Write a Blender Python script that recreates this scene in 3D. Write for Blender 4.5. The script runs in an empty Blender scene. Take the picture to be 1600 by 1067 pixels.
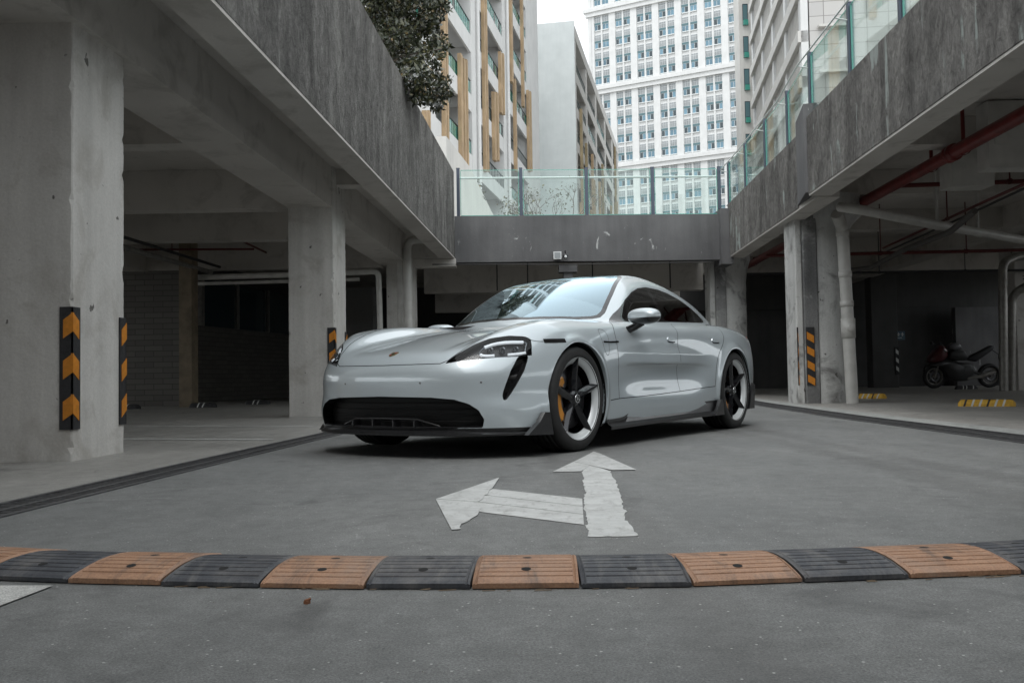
import bpy, bmesh, math, random
import numpy as np
from mathutils import Vector, Matrix
R = math.radians
random.seed(7)
SC = bpy.context.scene
COL = SC.collection
# ---------------- camera ----------------
cam = bpy.data.cameras.new("camera")
cam_o = bpy.data.objects.new("camera", cam)
COL.objects.link(cam_o)
cam.sensor_width = 36.0
cam.lens = 36.0 * 1450 / 1600
cam.clip_start = 0.05
cam.clip_end = 3000
CAM_H = 0.515
PITCH, ROLL = 0.0381, -0.0158
_f = Vector((0, math.cos(PITCH), math.sin(PITCH)))
_u = Vector((0, -math.sin(PITCH), math.cos(PITCH)))
_r = Vector((1, 0, 0))
_c, _s = math.cos(ROLL), math.sin(ROLL)
_R = _r * _c + _u * _s
_U = _u * _c - _r * _s
M3 = Matrix((_R, _U, -_f)).transposed()
cam_o.matrix_world = Matrix.Translation((0, 0, CAM_H)) @ M3.to_4x4()
SC.camera = cam_o
# ---------------- world, sun, exposure ----------------
w = bpy.data.worlds.new("World")
SC.world = w
w.use_nodes = True
nt = w.node_tree
for n in list(nt.nodes): nt.nodes.remove(n)
out = nt.nodes.new('ShaderNodeOutputWorld')
bg = nt.nodes.new('ShaderNodeBackground')
sky = nt.nodes.new('ShaderNodeTexSky')
sky.sky_type = 'NISHITA'
sky.sun_disc = False
SUN_EL, SUN_AZ = 58.0, 200.0      # azimuth, clockwise from +y
sky.sun_elevation = R(SUN_EL)
sky.sun_rotation = R(SUN_AZ)
sky.air_density = 1.0
sky.dust_density = 4.0
sky.ozone_density = 1.0
hs = nt.nodes.new('ShaderNodeHueSaturation')
hs.inputs['Saturation'].default_value = 0.18
mix = nt.nodes.new('ShaderNodeMix'); mix.data_type = 'RGBA'
mix.inputs[0].default_value = 0.72
mix.inputs[7].default_value = (9.6, 10.1, 10.4, 1)     # even cloud veil
nt.links.new(sky.outputs[0], hs.inputs['Color'])
nt.links.new(hs.outputs[0], mix.inputs[6])
nt.links.new(mix.outputs[2], bg.inputs['Color'])
bg.inputs['Strength'].default_value = 0.14
nt.links.new(bg.outputs[0], out.inputs['Surface'])
sun = bpy.data.lights.new("sun", 'SUN')
sun.energy = 0.6
sun.angle = R(25)
sun.color = (1.0, 0.97, 0.93)
sun_o = bpy.data.objects.new("sun", sun)
COL.objects.link(sun_o)
_el, _az = R(SUN_EL), R(SUN_AZ)
_d = Vector((math.sin(_az) * math.cos(_el), math.cos(_az) * math.cos(_el), math.sin(_el)))
sun_o.rotation_euler = (-_d).to_track_quat('-Z', 'Y').to_euler()
sun_o.location = _d * 60
vs = SC.view_settings
vs.view_transform = 'Standard'
vs.look = 'None'
vs.exposure = 0.40
vs.gamma = 1.0
vs.use_curve_mapping = False
SC.render.engine = 'CYCLES'
SC.cycles.max_bounces = 8
SC.cycles.diffuse_bounces = 4
SC.cycles.glossy_bounces = 4
SC.cycles.transparent_max_bounces = 12
SC.cycles.transmission_bounces = 6
SC.cycles.caustics_reflective = False
SC.cycles.caustics_refractive = False
SC.cycles.sample_clamp_indirect = 6.0

# ---------------- tagging helpers ----------------
def tag(o, label=None, cat=None, group=None, kind=None):
    if label: o['label'] = label
    if cat: o['category'] = cat
    if group: o['group'] = group
    if kind: o['kind'] = kind
    return o

def empty(name, loc, label, cat, group=None, rz=0.0):
    o = bpy.data.objects.new(name, None)
    o.empty_display_size = 0.2
    COL.objects.link(o)
    o.location = loc
    o.rotation_euler = (0, 0, rz)
    return tag(o, label, cat, group)

def link(name, me, mat, parent=None):
    o = bpy.data.objects.new(name, me)
    COL.objects.link(o)
    if mat is not None:
        for m in (mat if isinstance(mat, (list, tuple)) else [mat]): me.materials.append(m)
    if parent is not None: o.parent = parent
    return o

def copy_tree(o, parent=None):
    c = o.copy(); COL.objects.link(c)
    if parent is not None: c.parent = parent
    for ch in list(o.children): copy_tree(ch, c)
    return c

class MB:
    """collects shapes into one mesh; coordinates relative to self.o"""
    def __init__(s, origin=(0, 0, 0)):
        s.v = []; s.f = []; s.m = []; s.sm = []; s.o = origin
    def add(s, vs, fs, m=0, smooth=False):
        b = len(s.v)
        ox, oy, oz = s.o
        s.v += [(p[0] - ox, p[1] - oy, p[2] - oz) for p in vs]
        for f in fs:
            s.f.append([i + b for i in f]); s.m.append(m); s.sm.append(smooth)
        return s
    def box(s, x0, y0, z0, x1, y1, z1, m=0):
        return s.add([(x0,y0,z0),(x1,y0,z0),(x1,y1,z0),(x0,y1,z0),(x0,y0,z1),(x1,y0,z1),(x1,y1,z1),(x0,y1,z1)],
              [(0,3,2,1),(4,5,6,7),(0,1,5,4),(1,2,6,5),(2,3,7,6),(3,0,4,7)], m)
    def quadbox(s, base, z0, z1, m=0, bev=0.0):
        """base: plan polygon (ccw)"""
        n = len(base)
        if bev > 0:
            nb = []
            for i in range(n):
                p = Vector(base[i]); a = Vector(base[i-1]) - p; b = Vector(base[(i+1) % n]) - p
                nb.append(tuple(p + a.normalized() * bev)); nb.append(tuple(p + b.normalized() * bev))
            base = nb; n = len(base)
        vs = [(p[0], p[1], z0) for p in base] + [(p[0], p[1], z1) for p in base]
        fs = [tuple(range(n - 1, -1, -1)), tuple(range(n, 2 * n))]
        fs += [(i, (i + 1) % n, n + (i + 1) % n, n + i) for i in range(n)]
        return s.add(vs, fs, m)
    def tube(s, pts, r, n=10, m=0, cap=True, smooth=True):
        pts = [Vector(p) for p in pts]
        rs = r if isinstance(r, (list, tuple)) else [r] * len(pts)
        vs = []; fs = []
        N = len(pts)
        t0 = (pts[1] - pts[0]).normalized()
        up = Vector((0, 0, 1)) if abs(t0.z) < .9 else Vector((1, 0, 0))
        a = t0.cross(up).normalized()
        for i, p in enumerate(pts):
            t = (pts[min(i + 1, N - 1)] - pts[max(i - 1, 0)]).normalized()
            a = (a - t * a.dot(t)).normalized()
            b = t.cross(a)
            for k in range(n):
                q = 2 * math.pi * k / n
                vs.append(tuple(p + (a * math.cos(q) + b * math.sin(q)) * rs[i]))
        for i in range(N - 1):
            for k in range(n):
                fs.append((i*n+k, i*n+(k+1)%n, (i+1)*n+(k+1)%n, (i+1)*n+k))
        s.add(vs, fs, m, smooth)
        if cap:
            s.add(vs[:n], [tuple(range(n-1,-1,-1))], m); s.add(vs[-n:], [tuple(range(n))], m)
        return s
    def lathe(s, prof, c=(0,0,0), n=48, m=0, axis='y', smooth=True, closed=False, a0=0., a1=2*math.pi):
        """prof: (radius, axial) pairs, around axis through c"""
        full = abs(a1 - a0 - 2*math.pi) < 1e-6
        K = n if full else n + 1
        vs = []; P = len(prof)
        for k in range(K):
            q = a0 + (a1 - a0) * k / n
            for (r, h) in prof:
                if axis == 'y': vs.append((c[0] + r*math.cos(q), c[1] + h, c[2] + r*math.sin(q)))
                elif axis == 'x': vs.append((c[0] + h, c[1] + r*math.cos(q), c[2] + r*math.sin(q)))
                else: vs.append((c[0] + r*math.cos(q), c[1] + r*math.sin(q), c[2] + h))
        fs = []
        for k in range(n):
            k2 = (k + 1) % K
            for j in range(P if closed else P - 1):
                j2 = (j + 1) % P
                fs.append((k*P+j, k2*P+j, k2*P+j2, k*P+j2))
        return s.add(vs, fs, m, smooth)
    def prism(s, poly, fn, d0, d1, m=0):
        """poly of 2d points, fn(a,b,d)->xyz"""
        n = len(poly)
        vs = [fn(a, b, d0) for a, b in poly] + [fn(a, b, d1) for a, b in poly]
        fs = [tuple(range(n-1,-1,-1)), tuple(range(n, 2*n))] + [(i,(i+1)%n,n+(i+1)%n,n+i) for i in range(n)]
        return s.add(vs, fs, m)
    def build(s, name, mat, parent=None, fix=True):
        me = bpy.data.meshes.new(name)
        me.from_pydata(s.v, [], s.f)
        me.polygons.foreach_set('material_index', s.m)
        me.polygons.foreach_set('use_smooth', s.sm)
        if fix:
            bm = bmesh.new(); bm.from_mesh(me)
            bmesh.ops.recalc_face_normals(bm, faces=bm.faces)
            bm.to_mesh(me); bm.free()
        me.update()
        o = link(name, me, mat, parent)
        o.location = s.o
        return o

# ---------------- materials ----------------
def nodes(name):
    m = bpy.data.materials.new(name); m.use_nodes = True
    return m, m.node_tree, m.node_tree.nodes['Principled BSDF']

def simple(name, col, rough=0.5, metal=0.0, coat=0.0, emit=None, noise=0.0, nscale=8.0, bump=0.0, bscale=60.0, spec=None):
    m, t, b = nodes(name)
    b.inputs['Base Color'].default_value = (*col, 1)
    b.inputs['Roughness'].default_value = rough
    b.inputs['Metallic'].default_value = metal
    b.inputs['Coat Weight'].default_value = coat
    b.inputs['Coat Roughness'].default_value = 0.03
    if spec is not None: b.inputs['Specular IOR Level'].default_value = spec
    if emit:
        b.inputs['Emission Color'].default_value = (*emit[0], 1)
        b.inputs['Emission Strength'].default_value = emit[1]
    L = t.links.new
    if noise or bump:
        tc = t.nodes.new('ShaderNodeTexCoord')
    if noise:
        n = t.nodes.new('ShaderNodeTexNoise'); n.inputs['Scale'].default_value = nscale
        n.inputs['Detail'].default_value = 6
        L(tc.outputs['Object'], n.inputs['Vector'])
        mr = t.nodes.new('ShaderNodeMapRange')
        mr.inputs['From Min'].default_value = .3; mr.inputs['From Max'].default_value = .7
        mr.inputs['To Min'].default_value = 1 - noise; mr.inputs['To Max'].default_value = 1 + noise
        L(n.outputs[0], mr.inputs[0])
        vm = t.nodes.new('ShaderNodeVectorMath'); vm.operation = 'SCALE'
        vm.inputs[0].default_value = col
        L(mr.outputs[0], vm.inputs['Scale']); L(vm.outputs[0], b.inputs['Base Color'])
    if bump:
        n = t.nodes.new('ShaderNodeTexNoise'); n.inputs['Scale'].default_value = bscale
        n.inputs['Detail'].default_value = 4
        L(tc.outputs['Object'], n.inputs['Vector'])
        bp = t.nodes.new('ShaderNodeBump'); bp.inputs['Strength'].default_value = bump
        bp.inputs['Distance'].default_value = 0.01
        L(n.outputs[0], bp.inputs['Height']); L(bp.outputs[0], b.inputs['Normal'])
    return m

def nd(t, typ, **kw):
    n = t.nodes.new(typ)
    for k, v in kw.items():
        if k.startswith('i_'): n.inputs[k[2:].replace('_', ' ')].default_value = v
        else: setattr(n, k, v)
    return n

def wmap(t, scale=(1,1,1)):
    g = nd(t, 'ShaderNodeNewGeometry')
    mp = nd(t, 'ShaderNodeMapping'); mp.inputs['Scale'].default_value = scale
    t.links.new(g.outputs['Position'], mp.inputs['Vector'])
    return mp.outputs[0]

def noise(t, vec, scale, detail=5, rough=.55, dist=0.0):
    n = nd(t, 'ShaderNodeTexNoise'); n.inputs['Scale'].default_value = scale
    n.inputs['Detail'].default_value = detail; n.inputs['Roughness'].default_value = rough
    n.inputs['Distortion'].default_value = dist
    t.links.new(vec, n.inputs['Vector'])
    return n.outputs[0]

def ramp(t, fac, stops, interp='LINEAR'):
    r = nd(t, 'ShaderNodeValToRGB'); r.color_ramp.interpolation = interp
    e = r.color_ramp.elements
    while len(e) < len(stops): e.new(.5)
    for el, (p, c) in zip(e, stops):
        el.position = p
        el.color = (*c, 1) if isinstance(c, (tuple, list)) else (c, c, c, 1)
    t.links.new(fac, r.inputs[0])
    return r.outputs[0]

def mixc(t, fac, a, b, mode='MIX'):
    n = nd(t, 'ShaderNodeMix', data_type='RGBA', blend_type=mode)
    for i, s in ((0, fac), (6, a), (7, b)):
        if hasattr(s, 'links') or hasattr(s, 'is_linked'): t.links.new(s, n.inputs[i])
        elif isinstance(s, (tuple, list)): n.inputs[i].default_value = (*s[:3], 1)
        else: n.inputs[i].default_value = s
    return n.outputs[2]

def bumpn(t, b, h, strength, dist):
    n = nd(t, 'ShaderNodeBump'); n.inputs['Strength'].default_value = strength
    n.inputs['Distance'].default_value = dist
    t.links.new(h, n.inputs['Height'])
    t.links.new(n.outputs[0], b.inputs['Normal'])
    return n
# ================= materials of the place =================
def concrete(name, c0, c1, streak=0.5, grain=.35, bump=.25, bscale=40, rough=.85, stain=(.2,.2,.2), stain_amt=.0, spots=0.0):
    m, t, b = nodes(name)
    v = wmap(t)
    big = noise(t, v, .9, 6)
    base = ramp(t, big, [(.3, c0), (.72, c1)])
    vs_ = wmap(t, (3.0, 3.0, .22))
    st = noise(t, vs_, 1.6, 6, .6)
    base = mixc(t, streak, base, ramp(t, st, [(.3, .62), (.6, 1.0)]), 'MULTIPLY')
    fine = noise(t, v, 55, 4, .7)
    base = mixc(t, grain, base, ramp(t, fine, [(.25, .55), (.7, 1.25)]), 'MULTIPLY')
    if stain_amt:
        s2 = noise(t, v, 2.3, 8, .65, .6)
        base = mixc(t, ramp(t, s2, [(.52, 0.0), (.66, stain_amt)]), base, stain)
    if spots:
        s3 = noise(t, v, 9, 3, .5)
        base = mixc(t, ramp(t, s3, [(.70, 0.0), (.73, spots)]), base, (.05,.045,.04))
    t.links.new(base, b.inputs['Base Color'])
    b.inputs['Roughness'].default_value = rough
    b.inputs['Specular IOR Level'].default_value = .25
    h = noise(t, v, bscale, 6, .65)
    bumpn(t, b, h, bump, .02)
    return m

def plaster_mat(name='rough_render', lime=.60, warm=1.0):
    """rough troweled parapet render: flakes, dark weather streaks, pale scrapes"""
    m, t, b = nodes(name)
    v = wmap(t)
    st = noise(t, wmap(t, (1.6, 1.6, .45)), 1.5, 9, .68, .5)
    col = ramp(t, st, [(.3, (.135,.128,.120)), (.5, (.27,.26,.245)), (.75, (.40,.385,.36))])
    fl = noise(t, wmap(t, (1, 1, .7)), 9, 10, .78, 1.2)
    col = mixc(t, .85, col, ramp(t, fl, [(.36, .45), (.5, .95), (.66, 1.5)]), 'MULTIPLY')
    bl = noise(t, v, .8, 4, .6)
    col = mixc(t, .6, col, ramp(t, bl, [(.35, .6), (.6, 1.15)]), 'MULTIPLY')
    # short pale scrapes
    sc_ = noise(t, wmap(t, (1.5, 1.5, .9)), 7.5, 3, .5, 2.5)
    sc2 = noise(t, v, 1.3, 3, .5)
    k0 = nd(t, 'ShaderNodeMath', operation='MULTIPLY')
    t.links.new(ramp(t, sc_, [(.695, 0.0), (.715, .8), (.74, 0.0)]), k0.inputs[0]); t.links.new(ramp(t, sc2, [(.42, 0.0), (.52, 1.0)]), k0.inputs[1])
    col = mixc(t, k0.outputs[0], col, (.46,.45,.42))
    # pale lime runs
    ln = noise(t, wmap(t, (2.0, 2.0, .33)), 1.35, 5, .6, .9)
    ln2 = noise(t, v, 2.2, 6, .65)
    k = nd(t, 'ShaderNodeMath', operation='MULTIPLY')
    t.links.new(ramp(t, ln, [(lime, 0.0), (lime+.04, 1.0)]), k.inputs[0]); t.links.new(ramp(t, ln2, [(.44, 0.0), (.53, 1.0)]), k.inputs[1])
    col = mixc(t, k.outputs[0], col, (.50,.55,.52))
    t.links.new(col, b.inputs['Base Color'])
    b.inputs['Roughness'].default_value = .85
    b.inputs['Specular IOR Level'].default_value = .25
    vo = noise(t, wmap(t, (1, 1, .75)), 7, 12, .8, 1.4)
    bumpn(t, b, vo, 1.0, .12)
    return m

def asphalt_mat(name, c0, c1, speck=1.0, rough=.62, cracks=True):
    m, t, b = nodes(name)
    v = wmap(t)
    big = noise(t, v, .55, 7, .6, .3)
    base = ramp(t, big, [(.3, c0), (.7, c1)])
    mid = noise(t, wmap(t, (1, .35, 1)), 3.2, 7, .65, .5)
    base = mixc(t, .55, base, ramp(t, mid, [(.3, .72), (.7, 1.15)]), 'MULTIPLY')
    fine = noise(t, v, 190, 4, .85)
    base = mixc(t, .9, base, ramp(t, fine, [(.33, .35), (.66, 1.6)]), 'MULTIPLY')
    f2 = noise(t, v, 60, 5, .8)
    base = mixc(t, .65, base, ramp(t, f2, [(.3, .7), (.68, 1.2)]), 'MULTIPLY')
    if cracks is False and speck > .5:
        sp_ = nd(t, 'ShaderNodeSeparateXYZ'); t.links.new(wmap(t), sp_.inputs[0])
        wob = noise(t, wmap(t, (.3,.12,1)), 1.0, 3)
        ma = nd(t, 'ShaderNodeMath', operation='MULTIPLY_ADD'); ma.inputs[1].default_value = 1.6
        t.links.new(wob, ma.inputs[0]); t.links.new(sp_.outputs[0], ma.inputs[2])
        for c_ in (1.1, 2.75, 3.05):
            su = nd(t, 'ShaderNodeMath', operation='SUBTRACT'); su.inputs[1].default_value = c_; t.links.new(ma.outputs[0], su.inputs[0])
            ab = nd(t, 'ShaderNodeMath', operation='ABSOLUTE'); t.links.new(su.outputs[0], ab.inputs[0])
            base = mixc(t, ramp(t, ab.outputs[0], [(.05, .30), (.16, 0.0)]), base, (.085,.083,.08))
    mot = noise(t, v, 11, 6, .75, .3)
    base = mixc(t, .6, base, ramp(t, mot, [(.32, .70), (.68, 1.25)]), 'MULTIPLY')
    # pale grit specks
    vo = nd(t, 'ShaderNodeTexVoronoi', feature='F1'); vo.inputs['Scale'].default_value = 26
    t.links.new(v, vo.inputs['Vector'])
    base = mixc(t, ramp(t, vo.outputs['Distance'], [(.05, speck), (.09, 0.0)]), base, (.52,.52,.50))
    # dark oil blotches and damp patches
    bl = noise(t, v, 1.5, 8, .7, 1.0)
    base = mixc(t, ramp(t, bl, [(.56, 0.0), (.70, .55)]), base, (.05,.05,.05))
    bl2 = noise(t, wmap(t, (.6, 1.4, 1)), 6, 6, .7, .6)
    base = mixc(t, ramp(t, bl2, [(.66, 0.0), (.72, .5)]), base, (.07,.065,.06))
    if cracks:
        vc = nd(t, 'ShaderNodeTexVoronoi', feature='DISTANCE_TO_EDGE'); vc.inputs['Scale'].default_value = .42
        wv = nd(t, 'ShaderNodeVectorMath', operation='ADD')
        nn = nd(t, 'ShaderNodeTexNoise'); nn.inputs['Scale'].default_value = 3.0; nn.inputs['Detail'].default_value = 8
        t.links.new(v, nn.inputs['Vector']); sc_ = nd(t, 'ShaderNodeVectorMath', operation='SCALE'); sc_.inputs['Scale'].default_value = .5
        t.links.new(nn.outputs['Color'], sc_.inputs[0]); t.links.new(v, wv.inputs[0]); t.links.new(sc_.outputs[0], wv.inputs[1])
        t.links.new(wv.outputs[0], vc.inputs['Vector'])
        base = mixc(t, ramp(t, vc.outputs['Distance'], [(.0, .55), (.004, 0.0)]), base, (.04,.04,.04))
    t.links.new(base, b.inputs['Base Color'])
    rr = ramp(t, big, [(.3, rough - .12), (.7, rough + .15)])
    t.links.new(rr, b.inputs['Roughness'])
    b.inputs['Specular IOR Level'].default_value = .35
    bumpn(t, b, fine, .35, .004)
    return m

def brick_mat(name, c, sx=1.0):
    m, t, b = nodes(name)
    g = nd(t, 'ShaderNodeNewGeometry')
    sp = nd(t, 'ShaderNodeSeparateXYZ'); t.links.new(g.outputs['Position'], sp.inputs[0])
    ad = nd(t, 'ShaderNodeMath', operation='ADD'); t.links.new(sp.outputs[0], ad.inputs[0]); t.links.new(sp.outputs[1], ad.inputs[1])
    cb = nd(t, 'ShaderNodeCombineXYZ'); t.links.new(ad.outputs[0], cb.inputs[0]); t.links.new(sp.outputs[2], cb.inputs[1])
    br = nd(t, 'ShaderNodeTexBrick'); br.inputs['Scale'].default_value = 1.0
    br.inputs['Brick Width'].default_value = .4; br.inputs['Row Height'].default_value = .12
    br.inputs['Mortar Size'].default_value = .008
    br.inputs['Color1'].default_value = (*c, 1); br.inputs['Color2'].default_value = (c[0]*.8, c[1]*.8, c[2]*.8, 1)
    br.inputs['Mortar'].default_value = (c[0]*.5, c[1]*.5, c[2]*.5, 1)
    t.links.new(cb.outputs[0], br.inputs['Vector'])
    t.links.new(br.outputs[0], b.inputs['Base Color'])
    b.inputs['Roughness'].default_value = .85
    bumpn(t, b, br.outputs['Fac'], -.4, .01)
    return m

def glass_mat(name, tint, alpha=.25, rough=.02, refl=1.0, gcol=(1,1,1)):
    """thin sheet of glass: mostly clear with a tint, fresnel reflection"""
    m = bpy.data.materials.new(name); m.use_nodes = True
    t = m.node_tree
    for n in list(t.nodes): t.nodes.remove(n)
    o = nd(t, 'ShaderNodeOutputMaterial')
    tr = nd(t, 'ShaderNodeBsdfTransparent'); tr.inputs[0].default_value = (*tint, 1)
    gl = nd(t, 'ShaderNodeBsdfGlossy'); gl.inputs['Roughness'].default_value = rough; gl.inputs[0].default_value = (*gcol, 1)
    fr = nd(t, 'ShaderNodeFresnel'); fr.inputs['IOR'].default_value = 1.5
    mu = nd(t, 'ShaderNodeMath', operation='MULTIPLY_ADD', use_clamp=True); mu.inputs[1].default_value = refl; mu.inputs[2].default_value = alpha
    t.links.new(fr.outputs[0], mu.inputs[0])
    mx = nd(t, 'ShaderNodeMixShader')
    t.links.new(mu.outputs[0], mx.inputs[0]); t.links.new(tr.outputs[0], mx.inputs[1]); t.links.new(gl.outputs[0], mx.inputs[2])
    t.links.new(mx.outputs[0], o.inputs['Surface'])
    return m

M_lane = asphalt_mat('lane_concrete', (.145,.149,.147), (.200,.203,.198), cracks=False)
M_park = asphalt_mat('parking_floor', (.27,.262,.245), (.37,.358,.335), speck=.4, rough=.5)
M_pillar = concrete('painted_concrete', (.57,.55,.52), (.72,.70,.665), streak=.5, grain=.25, bump=.25, bscale=22, stain=(.30,.27,.23), stain_amt=.4, spots=.8)
M_soffit = concrete('soffit_concrete', (.53,.505,.47), (.65,.62,.58), streak=.05, grain=.10, bump=.12, bscale=12, stain=(.33,.31,.28), stain_amt=.5)
M_column = concrete('weathered_column', (.50,.50,.485), (.68,.68,.66), streak=.6, grain=.3, bump=.5, bscale=14, stain=(.15,.145,.14), stain_amt=.75, spots=.8)
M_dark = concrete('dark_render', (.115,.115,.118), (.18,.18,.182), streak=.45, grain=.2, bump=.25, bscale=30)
M_render = plaster_mat('rough_render', .70)
M_render_r = plaster_mat('weathered_render', .585)
def add_lime(m, lo_, hi_):
    t = m.node_tree; b = t.nodes['Principled BSDF']; src = b.inputs['Base Color'].links[0].from_socket
    v = wmap(t); a = noise(t, wmap(t, (1.6,1.6,.8)), 2.6, 6, .7, 1.2); c = noise(t, v, 1.1, 4, .6)
    k = nd(t, 'ShaderNodeMath', operation='MULTIPLY')
    t.links.new(ramp(t, a, [(lo_, 0.0), (hi_, .9)]), k.inputs[0]); t.links.new(ramp(t, c, [(.46, 0.0), (.54, 1.0)]), k.inputs[1])
    t.links.new(mixc(t, k.outputs[0], src, (.55,.56,.55)), b.inputs['Base Color'])
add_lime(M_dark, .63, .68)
M_darkpil = concrete('stained_pilaster', (.12,.12,.12), (.36,.36,.355), streak=.9, grain=.6, bump=.8, bscale=14, stain=(.50,.50,.49), stain_amt=.8, spots=.8)
M_red = simple('red_pipe_paint', (.16,.016,.014), .4, noise=.25, nscale=6)
M_redthin = simple('dark_red_pipe_paint', (.10,.014,.012), .45)
M_wpipe = simple('white_plastic_pipe', (.55,.54,.51), .42, noise=.12, nscale=5, bump=.1, bscale=9)
M_gpipe = simple('galvanised_pipe', (.30,.29,.27), .45, .5, noise=.2, nscale=9)
M_iron = simple('black_iron', (.03,.03,.03), .55)
M_grate = simple('cast_iron_grate', (.085,.085,.087), .55, .3, noise=.4, nscale=20)
M_pit = simple('drain_pit', (.012,.012,.012), .9)
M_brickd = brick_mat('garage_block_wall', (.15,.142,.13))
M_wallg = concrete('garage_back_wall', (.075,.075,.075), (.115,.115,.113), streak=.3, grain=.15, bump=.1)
M_yel = simple('yellow_rubber', (.62,.36,.035), .6, noise=.2, nscale=30, bump=.2)
M_org = simple('orange_reflective', (.60,.22,.02), .45, noise=.15, nscale=30)
M_blk = simple('black_rubber', (.022,.022,.024), .6, noise=.3, nscale=40, bump=.2)
M_white = simple('white_tape', (.62,.63,.61), .6)
M_post = simple('grey_steel_post', (.085,.10,.13), .4, .6)
M_rail = simple('pale_rail', (.66,.70,.68), .35, .1)
M_glassp = glass_mat('balustrade_glass', (.90,.955,.94), .02, .02, .45)
M_gedge = simple('glass_edge_green', (.10,.42,.34), .25, coat=.5)

# ================= setting =================
KL = .0518   # lean of the long direction (x per metre of y) on the left
def xl(x0, y, k=KL): return x0 + k * y

def sheet(name, poly, z, mat, sub=None):
    me = bpy.data.meshes.new(name)
    me.from_pydata([(x, y, z) for x, y in poly], [], [tuple(range(len(poly)))])
    me.update()
    o = link(name, me, mat)
    if o.data.polygons[0].normal.z < 0: o.data.flip_normals()
    o['kind'] = 'structure'
    return o

sheet('ground', [(-400,-60),(400,-60),(400,900),(-400,900)], -.02, M_park)
# drain lines: left (inner edge to lane), right
LD_in = [(-1.60,-3.0),(-1.73,.5),(-1.99,3.63),(-1.77,6.36),(-1.50,9.2),(-1.15,14.5),(-.75,20.6)]
LD_in = [(-2.22,-3.0),(-2.10,.5),(-1.99,3.63),(-1.80,6.36),(-1.58,9.2),(-1.25,14.5),(-.85,20.6)]
LD_out = [(x - .27, y) for x, y in LD_in]
RD_in = [(3.50,-3.0),(3.50,3.0),(3.52,6.55),(3.60,10.5),(3.92,15.5),(4.2,18.6),(4.38,20.6)]
RD_out = [(x + .42, y) for x, y in RD_in]
sheet('lane_floor', LD_in[::-1] + [(LD_in[0][0],-14),(RD_in[0][0],-14)] + RD_in, 0.0, M_lane)
sheet('parking_floor', [(p[0]-.0, p[1]) for p in LD_out] + [(-.95-.3,20.6),(-.95,46),(-26,46),(-26,-14),(LD_out[0][0],-14)], 0.0, M_park)
sheet('parking_floor', [(p[0], p[1]) for p in RD_out][::-1] + [(RD_out[0][0],-14),(30,-14),(30,46),(RD_out[-1][0],46)], 0.0, M_park)
sheet('back_floor', [(LD_out[-1][0],20.6),(RD_out[-1][0],20.6),(RD_out[-1][0],46),(LD_out[-1][0],46)], 0.0, M_park)

def drain(name, a, b, label, ribs=0.045):
    root = empty(name, (a[2][0], a[2][1], 0), label, 'drain grate', 'long drain grates beside the lane')
    o = (a[2][0], a[2][1], 0)
    pit = MB(o); fr = MB(o); bars = MB(o)
    for (p0, p1, q0, q1) in zip(a[:-1], a[1:], b[:-1], b[1:]):
        pit.add([(p0[0],p0[1],-.012),(p1[0],p1[1],-.012),(q1[0],q1[1],-.012),(q0[0],q0[1],-.012)], [(0,1,2,3)])
        for (u0, u1, s) in ((p0, p1, 1), (q0, q1, -1)):
            sg = 1 if p0[0] > q0[0] else -1
            w_ = -.03 * s * sg
            fr.quadbox([(u0[0],u0[1]),(u0[0]+w_,u0[1]),(u1[0]+w_,u1[1]),(u1[0],u1[1])], -.01, .006)
        m0 = ((p0[0]+q0[0])/2, (p0[1]+q0[1])/2); m1 = ((p1[0]+q1[0])/2, (p1[1]+q1[1])/2)
        fr.quadbox([(m0[0]-.014,m0[1]),(m0[0]+.014,m0[1]),(m1[0]+.014,m1[1]),(m1[0]-.014,m1[1])], -.01, .003)
        L = p1[1] - p0[1]; n = int(L / ribs)
        if p1[1] < 1.5: continue
        for i in range(n):
            t0 = i / n; t1 = (i + .5) / n
            P = lambda u, v, t: (u[0] + (v[0]-u[0])*t, u[1] + (v[1]-u[1])*t)
            A, B, C_, D = P(p0,p1,t0), P(p0,p1,t1), P(q0,q1,t1), P(q0,q1,t0)
            bars.add([(A[0],A[1],.0),(B[0],B[1],.0),(C_[0],C_[1],.0),(D[0],D[1],.0)], [(0,1,2,3)])
    pit.build('pit', M_pit, root, False).location = (0,0,0)
    fr.build('frame', M_grate, root).location = (0,0,0)
    bars.build('grating', M_grate, root).location = (0,0,0)
drain('drain_grate', LD_in, LD_out, 'black iron drain grate running along the left edge of the lane')
drain('drain_grate', RD_out, RD_in, 'dark iron drain grate running along the right edge of the lane')
# smoother cement band beside right drain
M_band = asphalt_mat('cement_band', (.30,.31,.30), (.40,.41,.395), speck=.2, rough=.6, cracks=False)
sheet('cement_kerb', [(x+.0, y) for x, y in RD_out] + [(x+.30, y) for x, y in RD_out][::-1], .004, M_band)
# parking bay lines left
def paint_line(pts, wd, mat=None):
    (x0,y0),(x1,y1) = pts
    d = Vector((x1-x0,y1-y0)).normalized(); n = Vector((-d.y,d.x))*wd/2
    return [(x0+n.x,y0+n.y),(x0-n.x,y0-n.y),(x1-n.x,y1-n.y),(x1+n.x,y1+n.y)]
M_line = asphalt_mat('worn_line_paint', (.42,.42,.40), (.62,.62,.60), speck=.2, cracks=False)
sheet('painted_line', paint_line([(-9.0,12.3),(-2.2,10.25)], .12), .004, M_line)
sheet('painted_line', paint_line([(-6.6,9.45),(-2.1,8.1)], .12), .004, M_line)
sheet('painted_line', [(-1.62,2.41),(-1.178,2.385),(-1.20,2.155),(-1.75,1.9)], .004, M_line)
sheet('painted_line', paint_line([(5.2,16.9),(12,15.2)], .10), .004, M_line)

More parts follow.
